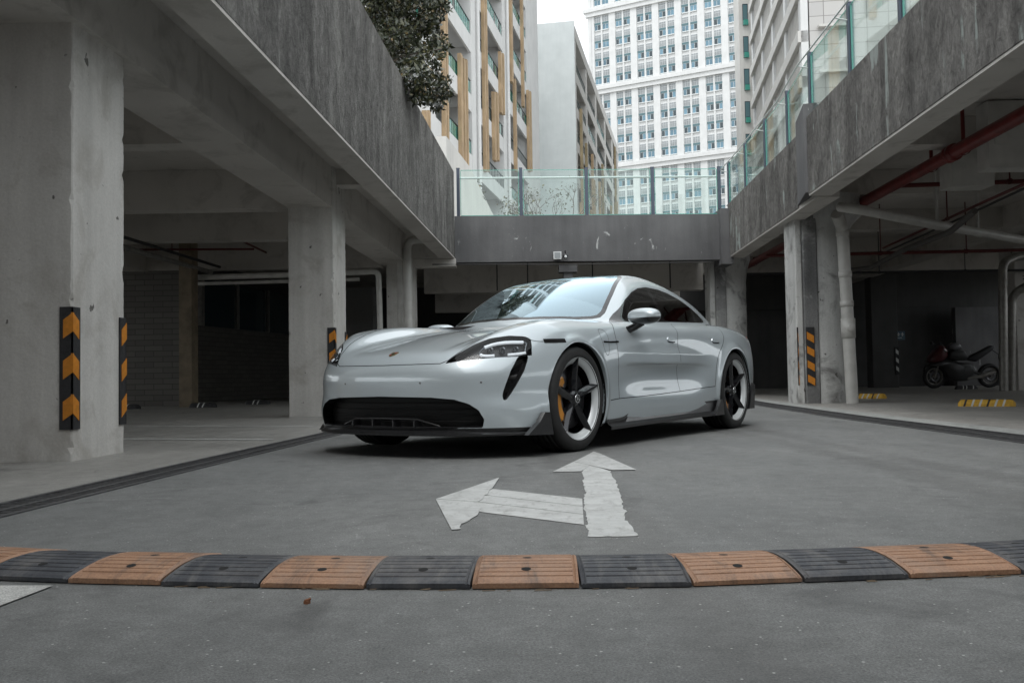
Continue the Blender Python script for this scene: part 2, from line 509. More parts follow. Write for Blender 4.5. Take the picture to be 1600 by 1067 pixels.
# ================= pillars =================
def guard(parent, corner, z0, z1, wdx, wdy, sx, sy, n=3, o=(0,0,0), lean=KL, mirror=False, slant=.62):
    """rubber L-shaped corner guard with chevrons. corner xy, legs go sx*x and along y"""
    cx, cy = corner
    t = .012
    g = MB(o)
    ex = Vector((1, -lean, 0)) if False else Vector((1,0,0))
    ey = Vector((lean, 1, 0)).normalized()
    def P(a, b, z): # a along x-face, b along y-face distances from corner
        v = Vector((cx,cy,0)) + ex*(a*sx) + ey*(b*sy)
        return (v.x, v.y, z)
    out = -1
    def box_face_x(a0,a1,z0_,z1_,th,m,G,sl=0):
        # face whose plane is perpendicular to y (front), offset outwards -sy
        vs_ = []
        for th_ in (0.0, -th):
            for (a, z) in ((a0,z0_ ),(a1,z0_-sl),(a1,z1_-sl),(a0,z1_)):
                vs_.append(P(a, th_, z))
        G.add(vs_, [(0,1,2,3),(7,6,5,4),(0,4,5,1),(1,5,6,2),(2,6,7,3),(3,7,4,0)], m)
    def box_face_y(b0,b1,z0_,z1_,th,m,G,sl=0):
        vs_ = []
        for th_ in (0.0, -th):
            for (b_, z) in ((b0,z0_),(b1,z0_-sl),(b1,z1_-sl),(b0,z1_)):
                vs_.append(P(th_, b_, z))
        G.add(vs_, [(0,1,2,3),(7,6,5,4),(0,4,5,1),(1,5,6,2),(2,6,7,3),(3,7,4,0)], m)
    box_face_x(-t, wdx, z0, z1, t, 0, g); box_face_y(-t, wdy, z0, z1, t, 0, g)
    go = g.build('corner_guard', M_blk, parent)
    go.location = tuple(a - b for a, b in zip(o, parent.location))
    H_ = (z1 - z0); st = H_ / n
    for i in range(n):
        q = MB(o)
        za = z0 + st*(i + .40); hh = st*.46
        box_face_x(-t-.002, wdx-.025, za, za+hh, t+.003, 0, q, sl=(wdx)*slant)
        box_face_y(-t-.002, wdy-.02, za, za+hh, t+.003, 0, q, sl=(wdy)*slant)
        qo = q.build('chevron', M_org, go); qo.location = (0,0,0)
    return go

def pillar(y0, x0, wx, wy, label, z1=3.6, guards=True, mat=None, glen=(.52,1.30), gw=(.09,.10)):
    o = (x0, y0, 0)
    root = empty('concrete_pillar', o, label, 'pillar', 'square garage pillars')
    b = MB(o)
    base = [(x0-wx, y0), (x0, y0), (x0+KL*wy, y0+wy), (x0-wx+KL*wy, y0+wy)]
    bb_ = []
    for i in range(4):
        p = Vector(base[i]); a = Vector(base[i-1]) - p; c2 = Vector(base[(i+1) % 4]) - p
        bb_ += [(p, a.normalized()), (p, c2.normalized())]
    rg_ = random.Random(int(y0*7)); nz = int(z1/.045); vs_ = []
    for j in range(nz+1):
        for i in range(4):
            p, a = bb_[2*i]; _, c2 = bb_[2*i+1]
            ch = .007 + abs(rg_.gauss(0, .0035)) + (rg_.uniform(.008,.028) if rg_.random() < (.10 if j < 40 else .04) else 0)
            for q_ in (p + a*ch, p + c2*ch): vs_.append((q_.x, q_.y, z1*j/nz))
    b.add(vs_, [(j*8+i, j*8+(i+1)%8, (j+1)*8+(i+1)%8, (j+1)*8+i) for j in range(nz) for i in range(8)] + [tuple(range(nz*8, nz*8+8))])
    s = b.build('shaft', mat or M_pillar, root); s.location = (0,0,0)
    if guards:
        guard(root, (x0, y0), glen[0], glen[1], gw[0], gw[1], -1, 1, o=o)
        guard(root, (x0+KL*wy, y0+wy), glen[0], glen[1]-.03, gw[0], gw[1], -1, -1, o=o)
    return root

pillar(6.20, xl(-3.263,6.20), 1.15, .74, 'nearest square concrete pillar at far left with two chevron guards', glen=(.21,1.03), gw=(.078,.085))
pillar(13.1, xl(-3.263,13.1)+.07, .64, .75, 'square concrete pillar left of the car bonnet, chevron guard half hidden', glen=(.45,1.25))
pillar(19.9, xl(-3.263,19.9)+.10, .55, .7, 'far square concrete pillar behind the bonnet with drainpipe beside it', guards=False, glen=(.45,1.25))

# ================= decks, beams, soffits =================
ZS, ZT = 3.55, 4.0
def xpl(y): return -2.357 + .05706*y      # left parapet face
def xpr(y): return 3.715 + .0463*y        # right parapet face (near run)
def xpa(y): return 3.835 + .0470*y + .0   # right parapet face (far run)
Y0 = -2.5
o = (-3, 8, 3)
deckL = empty('concrete_deck', o, 'raised concrete deck over the left parking bays, pale soffit with beams', 'deck')
b = MB(o)
b.quadbox([(-14,Y0),(xpl(Y0)-.28,Y0),(xpl(21)-.28,21),(-14,21)], ZS, ZT)
b.build('slab', M_soffit, deckL).location = (0,0,0)
def beam_part(root, o, base, z0, z1, mat=M_soffit, name='beam'):
    q = MB(o); q.quadbox(base, z0, z1, bev=.015); r_ = q.build(name, mat, root); r_.location = (0,0,0); return r_
xb = lambda y: xl(-3.263, y) + .05
beam_part(deckL, o, [(xb(Y0)-.62,Y0),(xb(Y0),Y0),(xb(21),21),(xb(21)-.62,21)], 2.96, ZS-.003)
beam_part(deckL, o, [(xpl(Y0)-.33,Y0),(xpl(Y0)-.005,Y0),(xpl(20.1)-.005,20.1),(xpl(20.1)-.33,20.1)], 3.10, ZS+.2, name='edge_beam')
for yb, zb in ((2.6,3.02),(9.9,3.08),(13.2,2.98),(16.6,3.05),(20.1,2.95),(-1,3.0)):
    beam_part(deckL, o, [(-14,yb),(xb(yb)-.625,yb),(xb(yb+.3)-.625,yb+.3),(-14,yb+.3)], zb, ZS-.003)
for yb in (6.4,13.3,19.9):
    beam_part(deckL, o, [(xb(yb)+.005,yb),(xpl(yb)-.335,yb),(xpl(yb+.3)-.335,yb+.3),(xb(yb+.3)+.005,yb+.3)], 3.32 if yb<15 else 3.1, ZS-.003)
beam_part(deckL, o, [(-9.2,Y0),(-8.7,Y0),(-7.9,21),(-8.4,21)], 2.94, ZS-.006)

def parapet(name, fx, ya, yb, z0, z1, th, side, label, mat):
    """long wall with slightly wavy rendered face"""
    o = (fx((ya+yb)/2), (ya+yb)/2, z0)
    q = MB(o)
    n = int((yb-ya)/.5)+1
    pts = []
    for i in range(n+1):
        y = ya + (yb-ya)*i/n
        pts.append((fx(y), y))
    rr = random.Random(3)
    for i in range(n):
        (xa,y_a),(xb_,y_b) = pts[i], pts[i+1]
        q.quadbox([(xa,y_a),(xb_,y_b),(xb_+side*th,y_b),(xa+side*th,y_a)], z0, z1)
    # merge into one clean box instead: 
    q = MB(o)
    q.quadbox([pts[0], pts[-1], (pts[-1][0]+side*th, yb), (pts[0][0]+side*th, ya)], z0, z1)
    r_ = q.build(name, mat)
    return tag(r_, label, 'parapet')
parapet('parapet_wall', xpl, Y0, 20.08, 3.13, 5.0, .26, -1, 'tall rough grey rendered parapet along the left deck edge', M_render)
parapet('parapet_wall', xpr, Y0, 13.38, 3.10, 4.22, .26, 1, 'rough weathered parapet with pale lime runs on the right deck, nearer run', M_render_r)
parapet('parapet_wall', xpa, 14.42, 20.3, 3.08, 4.22, .26, 1, 'short far run of rough parapet between dark joint pier and bridge', M_render_r)
# joint pier
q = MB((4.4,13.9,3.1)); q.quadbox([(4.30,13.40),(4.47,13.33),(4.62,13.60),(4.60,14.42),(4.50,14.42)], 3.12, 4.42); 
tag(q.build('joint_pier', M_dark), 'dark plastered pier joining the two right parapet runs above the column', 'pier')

o = (6, 8, 3)
deckR = empty('concrete_deck', o, 'raised concrete deck over the right parking bays with pipes beneath', 'deck')
b = MB(o)
b.quadbox([(xpr(Y0)+.28,Y0),(18,Y0),(18,31),(xpr(31)+.28,31)], 3.92, 4.15)
b.build('slab', M_soffit, deckR).location = (0,0,0)
beam_part(deckR, o, [(xpr(Y0)+.01,Y0),(xpr(Y0)+.34,Y0),(xpr(13.4)+.34,13.4),(xpr(13.4)+.01,13.4)], 3.07, ZS+.3, name='edge_beam')
beam_part(deckR, o, [(xpa(13.4)+.01,13.4),(xpa(13.4)+.34,13.4),(xpa(20.3)+.34,20.3),(xpa(20.3)+.01,20.3)], 3.05, ZS+.3, name='edge_beam')
for yb, zb in ((2.2,3.55),(8.9,3.55),(12.4,3.55),(15.6,3.5),(19.5,3.5),(23.6,3.5),(27.2,3.45),(30.6,2.6)):
    beam_part(deckR, o, [(xpr(yb)+.40,yb),(18,yb-.28),(18,yb+.07),(xpr(yb)+.40,yb+.35)], zb, 3.917, mat=(M_wallg if yb > 30 else M_soffit))
for xx in (9.4, 15.5):
    beam_part(deckR, o, [(xx,Y0),(xx+.45,Y0),(xx+1.9,31),(xx+1.45,31)], 3.42, 3.914)

# bridge across the lane
yb_l, yb_r = 20.1, 20.35
o = (1.6, 20.2, 2.97)
br = empty('concrete_bridge', o, 'dark grey concrete bridge crossing above the car', 'bridge')
b = MB(o)
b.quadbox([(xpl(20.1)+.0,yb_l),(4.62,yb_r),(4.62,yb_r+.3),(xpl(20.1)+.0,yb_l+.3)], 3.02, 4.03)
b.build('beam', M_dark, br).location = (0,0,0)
b = MB(o)
b.quadbox([(-1.9,yb_l+.302),(4.8,yb_r+.302),(4.8,27.0),(-1.9,27.0)], 3.42, 3.98)
b.build('slab', M_soffit, br).location = (0,0,0)
for k, yy in enumerate((23.4, 26.7)):
    b = MB(o); b.quadbox([(-2.2,yy),(4.9,yy+.2),(4.9,yy+.5),(-2.2,yy+.3)], 2.66 if k==0 else 2.4, 3.417); b.build('cross_beam', M_soffit, br).location=(0,0,0)
b = MB(o); b.quadbox([(-2.3,yb_l-.10),(xpl(20.1)+.02,yb_l-.10),(xpl(20.1)+.02,yb_l+.29),(-2.3,yb_l+.29)], 2.93, 3.095); b.build('bearing_ledge', M_soffit, br).location=(0,0,0)
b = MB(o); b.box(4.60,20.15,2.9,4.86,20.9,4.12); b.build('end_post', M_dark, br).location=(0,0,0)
# thin dark service cables below panels
for xx, wh in ((-.35,'leftmost'),(.42,'second from left, near the camera side'),(2.05,'third from left, right of the security camera'),(4.0,'rightmost')):
    b = MB((xx,23.2,3)); b.tube([(xx,23.25,2.68),(xx,23.25,3.40)], .018, 6); 
    tag(b.build('conduit_drop', M_iron), None, 'conduit', 'conduit drops on the beam behind the bridge')['label'] = 'thin black conduit drop behind the bridge, ' + wh

# columns right
def column(cx, cy, lab, far=False):
    fl_ = .18 if far else .55
    """cx: left edge of the corner strip"""
    o = (cx, cy, 0)
    root = empty('concrete_column', o, lab, 'column', 'round-ended columns on the right side')
    b = MB(o)
    pts = []; rw = .40; X0 = cx + .28
    for k in range(15):
        a = -math.pi/2 + math.pi*k/14
        pts.append((X0 + .22 + rw*.95*math.cos(a), cy + .02 + rw + rw*math.sin(a)))
    pts += [(X0, cy+.02+2*rw), (X0, cy+.02)]
    nz = 40; vs_ = []; n = len(pts)
    rr = random.Random(int(cy))
    ccx = X0; ccy = cy + .4
    for j in range(nz+1):
        z = 3.5*j/nz
        t_ = max(0, (z-2.55)/.6); s_ = 1.0 + fl_*min(t_, 1)**2 + (.06*max(0,(.35-z)/.35))
        sy = 1.0 + .10*min(t_, 1)**2
        for (px, py) in pts:
            e = 1 + rr.uniform(-.010,.010)
            vs_.append((ccx + (px-ccx)*s_*e, ccy + (py-ccy)*sy*e, z))
    fs = []
    for j in range(nz):
        for i in range(n): fs.append((j*n+i, j*n+(i+1)%n, (j+1)*n+(i+1)%n, (j+1)*n+i))
    b.add(vs_, fs, 0, True)
    s = b.build('shaft', M_column, root); s.location = (0,0,0)
    b = MB(o); b.quadbox([(cx+.085,cy-.01),(cx+.33,cy-.01),(cx+.33,cy+.3),(cx+.085,cy+.3)], .0, 3.12, bev=.02); b.build('pilaster', M_darkpil, root).location = (0,0,0)
    b = MB(o); b.quadbox([(cx-.04,cy+.015),(cx+.082,cy+.015),(cx+.082,cy+.6),(cx-.04,cy+.6)], .0, 3.12, bev=.02); b.build('corner_strip', M_column, root).location = (0,0,0)
    return root
c1 = column(4.76, 15.35, 'weathered column with dark stained pilaster and striped guard beside the white drainpipe')
c2 = column(4.62, 21.3, 'weathered column at the right end of the bridge behind the car tail', True)
# striped flat guards on near column
for (gx0, gx1, yy, nm) in ((4.86, 5.0, 15.32, 'a'), (4.722, 4.742, 15.352, 'b')):
    g = MB(tuple(c1.location)); g.box(gx0, yy, .30, gx1, yy+.018, 1.26); go = g.build('corner_guard', M_blk, c1); go.location = (0,0,0)
    for i in range(4):
        z = .36 + i*.235
        q = MB(tuple(c1.location)); a0, a1 = gx0+.012, gx1-.012 if nm=='a' else gx1
        q.prism([(a0, z+.0),(a1, z-.07),(a1, z+.05),(a0, z+.12)], lambda a,b_,d: (a, d, b_), yy-.003, yy+.001)
        qo = q.build('stripe', M_org, go); qo.location = (0,0,0)
# ================= the car: implicit body shape =================
def spl(xs, ys):
    """smooth curve through points (natural cubic), tabulated"""
    xs = np.array(xs, float); ys = np.array(ys, float)
    o = np.argsort(xs); xs = xs[o]; ys = ys[o]; n = len(xs)
    h = np.diff(xs); A = np.zeros((n, n)); r = np.zeros(n)
    A[0, 0] = A[-1, -1] = 1
    for i in range(1, n-1):
        A[i, i-1] = h[i-1]; A[i, i] = 2*(h[i-1]+h[i]); A[i, i+1] = h[i]
        r[i] = 6*((ys[i+1]-ys[i])/h[i] - (ys[i]-ys[i-1])/h[i-1])
    m = np.linalg.solve(A, r)
    X = np.linspace(xs[0], xs[-1], 1500)
    k = np.clip(np.searchsorted(xs, X) - 1, 0, n-2)
    a = xs[k+1]-X; b = X-xs[k]; H_ = h[k]
    Y = (m[k]*a**3 + m[k+1]*b**3)/(6*H_) + (ys[k]/H_-m[k]*H_/6)*a + (ys[k+1]/H_-m[k+1]*H_/6)*b
    return lambda q: np.interp(q, X, Y)

def smax(a, b, k):
    h = np.maximum(k - np.abs(a-b), 0)/k
    return np.maximum(a, b) + h*h*h*k/6
def smin(a, b, k): return -smax(-a, -b, k)
def sstep(t): t = np.clip(t, 0, 1); return t*t*t*(t*(6*t-15)+10)

c_w = spl([1.1,.8,.5,.1,-.35,-.9,-1.6,-2.2,-2.6,-2.95,-3.4,-3.8,-4.1], [.90,.93,.955,.972,.966,.944,.938,.950,.970,.980,.935,.845,.75])
_zz = [.10,.20,.30,.40,.50,.60,.70,.80,.88,.96,1.06]
a_f = spl(_zz, [.045,.030,.018,.008,.001,.000,.010,.040,.085,.16,.3])
a_d = spl([.10,.20,.30,.36,.44,.52,.62,.74,.82,.88,.96,1.06], [.022,.006,.000,.005,.021,.027,.022,.014,.013,.022,.060,.16])
a_r = spl(_zz, [.05,.035,.020,.008,.000,.000,.008,.030,.065,.13,.26])
c_hc = spl([1.1,.92,.84,.7,.5,.3,.1,-.1,-.3,-.5,-.8,-1.5,-2.5,-3.0,-3.5,-3.8,-3.95,-4.15], [.50,.625,.667,.712,.757,.797,.832,.862,.886,.905,.92,.90,.93,.965,.975,.955,.925,.86])
c_hf = spl([1.1,.95,.8,.6,.4,.2,0,-.2,-.5,-.9,-1.4,-2.0,-2.5,-3.0,-3.4,-3.8,-4.0,-4.15], [.45,.58,.685,.785,.85,.892,.914,.922,.926,.926,.928,.938,.962,.974,.950,.895,.84,.76])
c_xz = spl([.05,.12,.2,.3,.4,.48,.54,.60,.66,.72,.8,.95], [.87,.895,.918,.938,.950,.955,.950,.925,.885,.83,.74,.55])
c_gy = spl([0,.2,.4,.55,.68,.78,.86,.92,.97,1.05], [0,.006,.035,.085,.160,.255,.37,.50,.64,.95])
c_xt = spl([.05,.2,.4,.6,.8,.9,1.0], [-3.86,-3.96,-4.02,-4.03,-3.99,-3.97,-3.93])
c_ty = spl([0,.3,.6,.8,.92,1.05],[0,.02,.11,.27,.50,.8])
c_roof = spl([.6,.3,0,-.3,-.42,-.6,-.8,-1.0,-1.2,-1.4,-1.6,-1.85,-2.1,-2.4,-2.7,-3.0,-3.3,-3.6,-3.85,-4.2], [.2,.42,.64,.835,.91,1.018,1.128,1.225,1.308,1.360,1.384,1.388,1.362,1.306,1.232,1.150,1.072,1.005,.955,.83])
c_wg = spl([0,-.5,-1.0,-1.6,-2.2,-2.8,-3.3,-3.8,-4.2], [.74,.82,.855,.862,.835,.765,.65,.50,.35])

def car_F(P):
    x, y, z = P[..., 0], np.abs(P[..., 1]), P[..., 2]
    y = np.sqrt(y*y + 1e-6)
    # side wall
    lo = 1 - sstep((z-.42)/.22)
    tf = sstep((x + 1.15)/1.0)*lo + sstep((x + 1.30)/1.15)*(1-lo); tr = sstep((-1.75 - x)/1.0)*lo + sstep((-1.75 - x)/1.1)*(1-lo)
    ins = a_d(z)*(1-tf)*(1-tr) + a_f(z)*tf + a_r(z)*tr
    W = c_w(x) - ins
    for ax in (0.0, -2.9):
        r = np.sqrt((x-ax)**2 + (z-.36)**2)
        W = W + .016*np.exp(-((r-.40)/.035)**2)
    # top
    hc, hf = c_hc(x), c_hf(x)
    s = sstep((y-.34)/.36)
    H = hc + (hf-hc)*s - .012*(y/.5)**2*(1-s) 
    H = H - 1.1*np.maximum(y-.76, 0)**2
    rid = np.clip((x+.45)/.3,0,1)*np.clip((.85-x)/.3,0,1)
    H = H + .010*rid*np.exp(-((y-(.36+.10*(x)))/.05)**2)
    F = smax((z-H)*.85, y-W, .13)
    # nose
    xf = c_xz(z) - c_gy(y)*(1 - .16*sstep((.46-z)/.20))
    F = smax(F, (x-xf)*.85, .07)
    xt = c_xt(z) + c_ty(y)
    F = smax(F, xt-x, .06)
    F = smax(F, .15-z, .05)
    # greenhouse
    xs = x + .50*y*y*np.clip((x+1.9)/1.0, 0, 1) - .35*y*y*np.clip((-2.3-x)/1.0,0,1)
    Hg = c_roof(xs) - .055*y*y
    Wg = c_wg(x) - .50*np.maximum(z-.88, -.2) - .25*np.maximum(z-1.1,0)**2*4
    G = smax((z-Hg)*.85, (y-Wg)*.9, .10)
    G = smax(G, .6-z, .02)
    return smin(F, G, .045)

def grad(Fn, P, e=1e-3):
    g = np.empty_like(P)
    for i in range(3):
        d = np.zeros(3); d[i] = e
        g[:, i] = (Fn(P+d)-Fn(P-d))/(2*e)
    return g

def surface_nets(Fn, lo, hi, h):
    n = [int(round((b-a)/h))+1 for a, b in zip(lo, hi)]
    ax = [np.linspace(a, b, m) for a, b, m in zip(lo, hi, n)]
    P = np.stack(np.meshgrid(*ax, indexing='ij'), -1)
    F = Fn(P); s = F < 0
    c = [s[i:n[0]-1+i, j:n[1]-1+j, k:n[2]-1+k] for i in (0,1) for j in (0,1) for k in (0,1)]
    cnt = sum(a.astype(np.int8) for a in c)
    act = (cnt > 0) & (cnt < 8)
    idx = -np.ones(act.shape, int); idx[act] = np.arange(act.sum())
    V = np.argwhere(act)*np.array([a[1]-a[0] for a in ax]) + np.array(lo) + h/2
    for it in range(6):
        f = Fn(V); g = grad(Fn, V); g2 = (g*g).sum(1)
        st = -f/np.maximum(g2, .05)
        mv = g*st[:, None]; L = np.linalg.norm(mv, axis=1); mv *= np.minimum(1, h/np.maximum(L, 1e-9))[:, None]
        V = V + mv
    Q = []
    # x edges
    for axis in range(3):
        sl0 = [slice(1, m-1) for m in n]; sl1 = list(sl0)
        sl0[axis] = slice(0, n[axis]-1); sl1[axis] = slice(1, n[axis])
        A = s[tuple(sl0)]; B = s[tuple(sl1)]
        for sign, Mk in ((0, A & ~B), (1, ~A & B)):
            e = np.argwhere(Mk)
            off = [1, 1, 1]; off[axis] = 0
            e = e + np.array(off)
            u, v = [(1,2),(2,0),(0,1)][axis]
            def at(du, dv):
                q = e.copy(); q[:, u] += du; q[:, v] += dv
                return idx[q[:,0], q[:,1], q[:,2]]
            q = np.stack([at(-1,-1), at(0,-1), at(0,0), at(-1,0)], 1)
            if sign: q = q[:, ::-1]
            Q.append(q)
    Q = np.concatenate(Q)
    Q = Q[(Q >= 0).all(1)]
    # relax tangentially once for better triangles
    nb = np.zeros_like(V); ct = np.zeros(len(V))
    for a in range(4):
        for b_ in (1, 3):
            np.add.at(nb, Q[:, a], V[Q[:, (a+b_) % 4]]); np.add.at(ct, Q[:, a], 1)
    V2 = V + .5*(nb/np.maximum(ct,1)[:,None] - V)
    for it in range(3):
        f = Fn(V2); g = grad(Fn, V2); g2 = (g*g).sum(1)
        V2 = V2 - g*(f/np.maximum(g2,.05))[:, None]
    V = V2
    N = grad(Fn, V); N /= np.linalg.norm(N, axis=1)[:, None]
    d1 = np.linalg.norm(V[Q[:,0]]-V[Q[:,2]],axis=1); d2 = np.linalg.norm(V[Q[:,1]]-V[Q[:,3]],axis=1)
    a = d1 <= d2
    T = np.concatenate([Q[a][:, [0,1,2]], Q[a][:, [0,2,3]], Q[~a][:, [0,1,3]], Q[~a][:, [1,2,3]]])
    return V, N, T

def split(V, N, T, f):
    """cut triangle mesh along f=0. returns V,N,Tin(f<0),Tout"""
    f = np.where(np.abs(f) < 1e-5, 1e-5, f)
    s = f < 0
    c = s[T].sum(1)
    Tin = [T[c == 3]]; Tout = [T[c == 0]]
    mx = T[(c == 1) | (c == 2)]
    if len(mx):
        # rotate so that the odd vertex is first
        odd = np.where(s[mx].sum(1) == 1, np.argmax(s[mx], 1), np.argmin(s[mx], 1))
        rr = np.arange(len(mx))
        a = mx[rr, odd]; b = mx[rr, (odd+1) % 3]; cc = mx[rr, (odd+2) % 3]
        E = np.concatenate([np.stack([a, b], 1), np.stack([a, cc], 1)])
        Es = np.sort(E, 1); key = Es[:, 0].astype(np.int64)*len(V) + Es[:, 1]
        uk, inv = np.unique(key, return_inverse=True)
        e0 = uk // len(V); e1 = uk % len(V)
        t = f[e0]/(f[e0]-f[e1])
        Vn = V[e0] + (V[e1]-V[e0])*t[:, None]
        Nn = N[e0] + (N[e1]-N[e0])*t[:, None]; Nn /= np.linalg.norm(Nn, axis=1)[:, None]
        base = len(V); V = np.concatenate([V, Vn]); N = np.concatenate([N, Nn])
        m = len(mx); ab = base + inv[:m]; ac = base + inv[m:]
        t1 = np.stack([a, ab, ac], 1); t2 = np.stack([ab, b, cc], 1); t3 = np.stack([ab, cc, ac], 1)
        ain = s[a]
        Tin += [t1[ain], t2[~ain], t3[~ain]]; Tout += [t1[~ain], t2[ain], t3[ain]]
    return V, N, np.concatenate(Tin), np.concatenate(Tout)

def poly_sdf(poly, U, Vv):
    """signed distance to a closed polygon, negative inside"""
    P = np.array(poly, float); n = len(P)
    d = np.full(U.shape, 1e9); ins = np.zeros(U.shape, bool)
    for i in range(n):
        a = P[i]; b = P[(i+1) % n]; e = b-a
        wx = U-a[0]; wy = Vv-a[1]
        t = np.clip((wx*e[0]+wy*e[1])/(e@e), 0, 1)
        d = np.minimum(d, (wx-e[0]*t)**2 + (wy-e[1]*t)**2)
        cnd = ((a[1] > Vv) != (b[1] > Vv)) & (U < (b[0]-a[0])*(Vv-a[1])/(b[1]-a[1]+1e-12) + a[0])
        ins ^= cnd
    d = np.sqrt(d)
    return np.where(ins, -d, d)
# ================= the car: build =================
import time as _time
CAR_X, CAR_Y, CAR_YAW = -.3364, 6.8896, -2.1706
car = empty('parked_car', (CAR_X, CAR_Y, 0), 'pale grey four door sports car with black five spoke wheels parked in the lane', 'car', rz=CAR_YAW)

def paint_mat():
    m, t, b = nodes('pale_grey_paint')
    v = nd(t, 'ShaderNodeTexCoord').outputs['Object']
    n = noise(t, v, 2.0, 3)
    c = ramp(t, n, [(.3, (.535,.60,.632)), (.7, (.565,.63,.662))])
    b.inputs['Roughness'].default_value = .33
    t.links.new(c, b.inputs['Base Color'])
    b.inputs['Metallic'].default_value = .30
    b.inputs['Coat Weight'].default_value = 1.0
    b.inputs['Coat Roughness'].default_value = .012
    b.inputs['Coat IOR'].default_value = 1.65
    return m
M_paint = paint_mat()
M_gap = simple('panel_gap', (.012,.013,.014), .9, spec=.1)
M_blkgloss = simple('gloss_black_trim', (.008,.008,.009), .12, coat=.6)
M_carbon = simple('dark_carbon_trim', (.016,.016,.017), .32, coat=.35, noise=.3, nscale=60)
M_mesh = simple('grille_black', (.006,.006,.006), .6)
M_tyre = simple('tyre_rubber', (.018,.018,.018), .62, noise=.25, nscale=18, bump=.15, bscale=80)
M_spoke = simple('gloss_black_alloy', (.012,.013,.016), .18, .3, coat=.6)
M_rimw = simple('silver_rim_band', (.74,.77,.78), .3, .15, coat=.5)
M_disc = simple('brake_disc_steel', (.20,.20,.21), .35, .9)
M_cal = simple('yellow_orange_caliper', (.72,.28,.015), .35, coat=.5)
M_chrome = simple('bright_reflector', (.85,.87,.88), .12, .85)
M_bowl = simple('black_lamp_bowl', (.006,.006,.007), .35)
M_lampd = simple('dark_lamp_metal', (.16,.17,.18), .15, .9)
M_led = simple('white_light_guide', (.9,.93,.95), .2, emit=((.9,.96,1.0), .30), coat=.5)
M_int = simple('dark_cabin', (.022,.018,.018), .7)
M_intred = simple('dark_red_leather', (.030,.014,.013), .5)
M_gold = simple('gold_badge', (.42,.34,.17), .25, .8)
M_badge_r = simple('badge_red', (.22,.02,.02), .3)
M_tintglass = glass_mat('tinted_side_glass', (.10,.105,.11), .03, .01, 1.15)
M_screen = glass_mat('windscreen_glass', (.30,.34,.35), .07, .008, 4.2, (.72,.90,1.0))
M_lens = glass_mat('clear_lens', (.90,.92,.94), .0, .01, .55)

def tri_obj(name, V, N, T, mat, parent=None):
    used = np.unique(T); rm = -np.ones(len(V), int); rm[used] = np.arange(len(used))
    V = V[used]; N = N[used]; T = rm[T]
    ar = np.linalg.norm(np.cross(V[T[:,1]]-V[T[:,0]], V[T[:,2]]-V[T[:,0]]), axis=1)
    T = T[ar > 1e-9]
    me = bpy.data.meshes.new(name)
    me.vertices.add(len(V)); me.vertices.foreach_set('co', V.astype(np.float32).ravel())
    me.loops.add(len(T)*3); me.loops.foreach_set('vertex_index', T.astype(np.int32).ravel())
    me.polygons.add(len(T)); me.polygons.foreach_set('loop_start', np.arange(0, len(T)*3, 3, dtype=np.int32))
    me.polygons.foreach_set('loop_total', np.full(len(T), 3, np.int32))
    me.update(calc_edges=True); me.validate()
    me.polygons.foreach_set('use_smooth', np.ones(len(me.polygons), bool))
    me.normals_split_custom_set_from_vertices([tuple(n) for n in N])
    return link(name, me, mat, parent)

def boundary(T):
    E = np.concatenate([T[:, [0,1]], T[:, [1,2]], T[:, [2,0]]])
    key = np.sort(E, 1); k = key[:, 0].astype(np.int64)*10**7 + key[:, 1]
    u, i, c = np.unique(k, return_index=True, return_counts=True)
    return E[i[c == 1]]

def walls(V, T, off, name, mat, parent):
    """strip from the edge of a patch to the same edge moved by off (vector or per-vertex)"""
    B = boundary(T)
    mb_v = []; mb_f = []
    for a, b in B:
        k = len(mb_v)
        oa = off if np.ndim(off) == 1 else off[a]; ob = off if np.ndim(off) == 1 else off[b]
        mb_v += [tuple(V[a]), tuple(V[b]), tuple(V[b]+ob), tuple(V[a]+oa)]
        mb_f.append((k, k+1, k+2, k+3))
    m = MB(); m.add(mb_v, mb_f, 0, False)
    return m.build(name, mat, parent, fix=False)

_CS = np.array([-.0,0,0])
V, N, T = surface_nets(car_F, (-4.25, -1.08, .05), (1.13, 1.08, 1.48), .02)

def cut(f, T_):
    """cut the triangles T_ with field f(V); returns inside, outside"""
    global V, N
    V, N, a, b = split(V, N, T_, f(V))
    return a, b

ay = lambda P: np.abs(P[:, 1])
body = T
# wheel arches and underside
for axx, rad in ((0.0, .385), (-2.9, .385)):
    _, body = cut(lambda P: np.where(ay(P) > .55, np.sqrt((P[:,0]-axx)**2 + (P[:,2]-.362)**2) - rad, 1.0), body)
under, body = cut(lambda P: P[:,2] - .195*np.where(P[:,0]>-.3,1.0,.90) - .03*np.clip((-.4-P[:,0])/2, 0, 1), body)
tri_obj('underbody', V, N, under, M_carbon, car)
# lower grille
GR = [(-.70,.198),(.70,.198),(.715,.25),(.69,.31),(.635,.35),(.55,.378),(.40,.392),(0,.400),(-.40,.392),(-.55,.378),(-.635,.35),(-.69,.31),(-.715,.25)]
grille, body = cut(lambda P: np.where(P[:,0] > .45, poly_sdf(GR, P[:,1], P[:,2]), 1.0), body)
goff = np.array([-.10, 0, 0])
go = tri_obj('lower_grille', V + goff, N, grille, M_mesh, car)
walls(V, grille, goff, 'grille_frame', M_mesh, go)
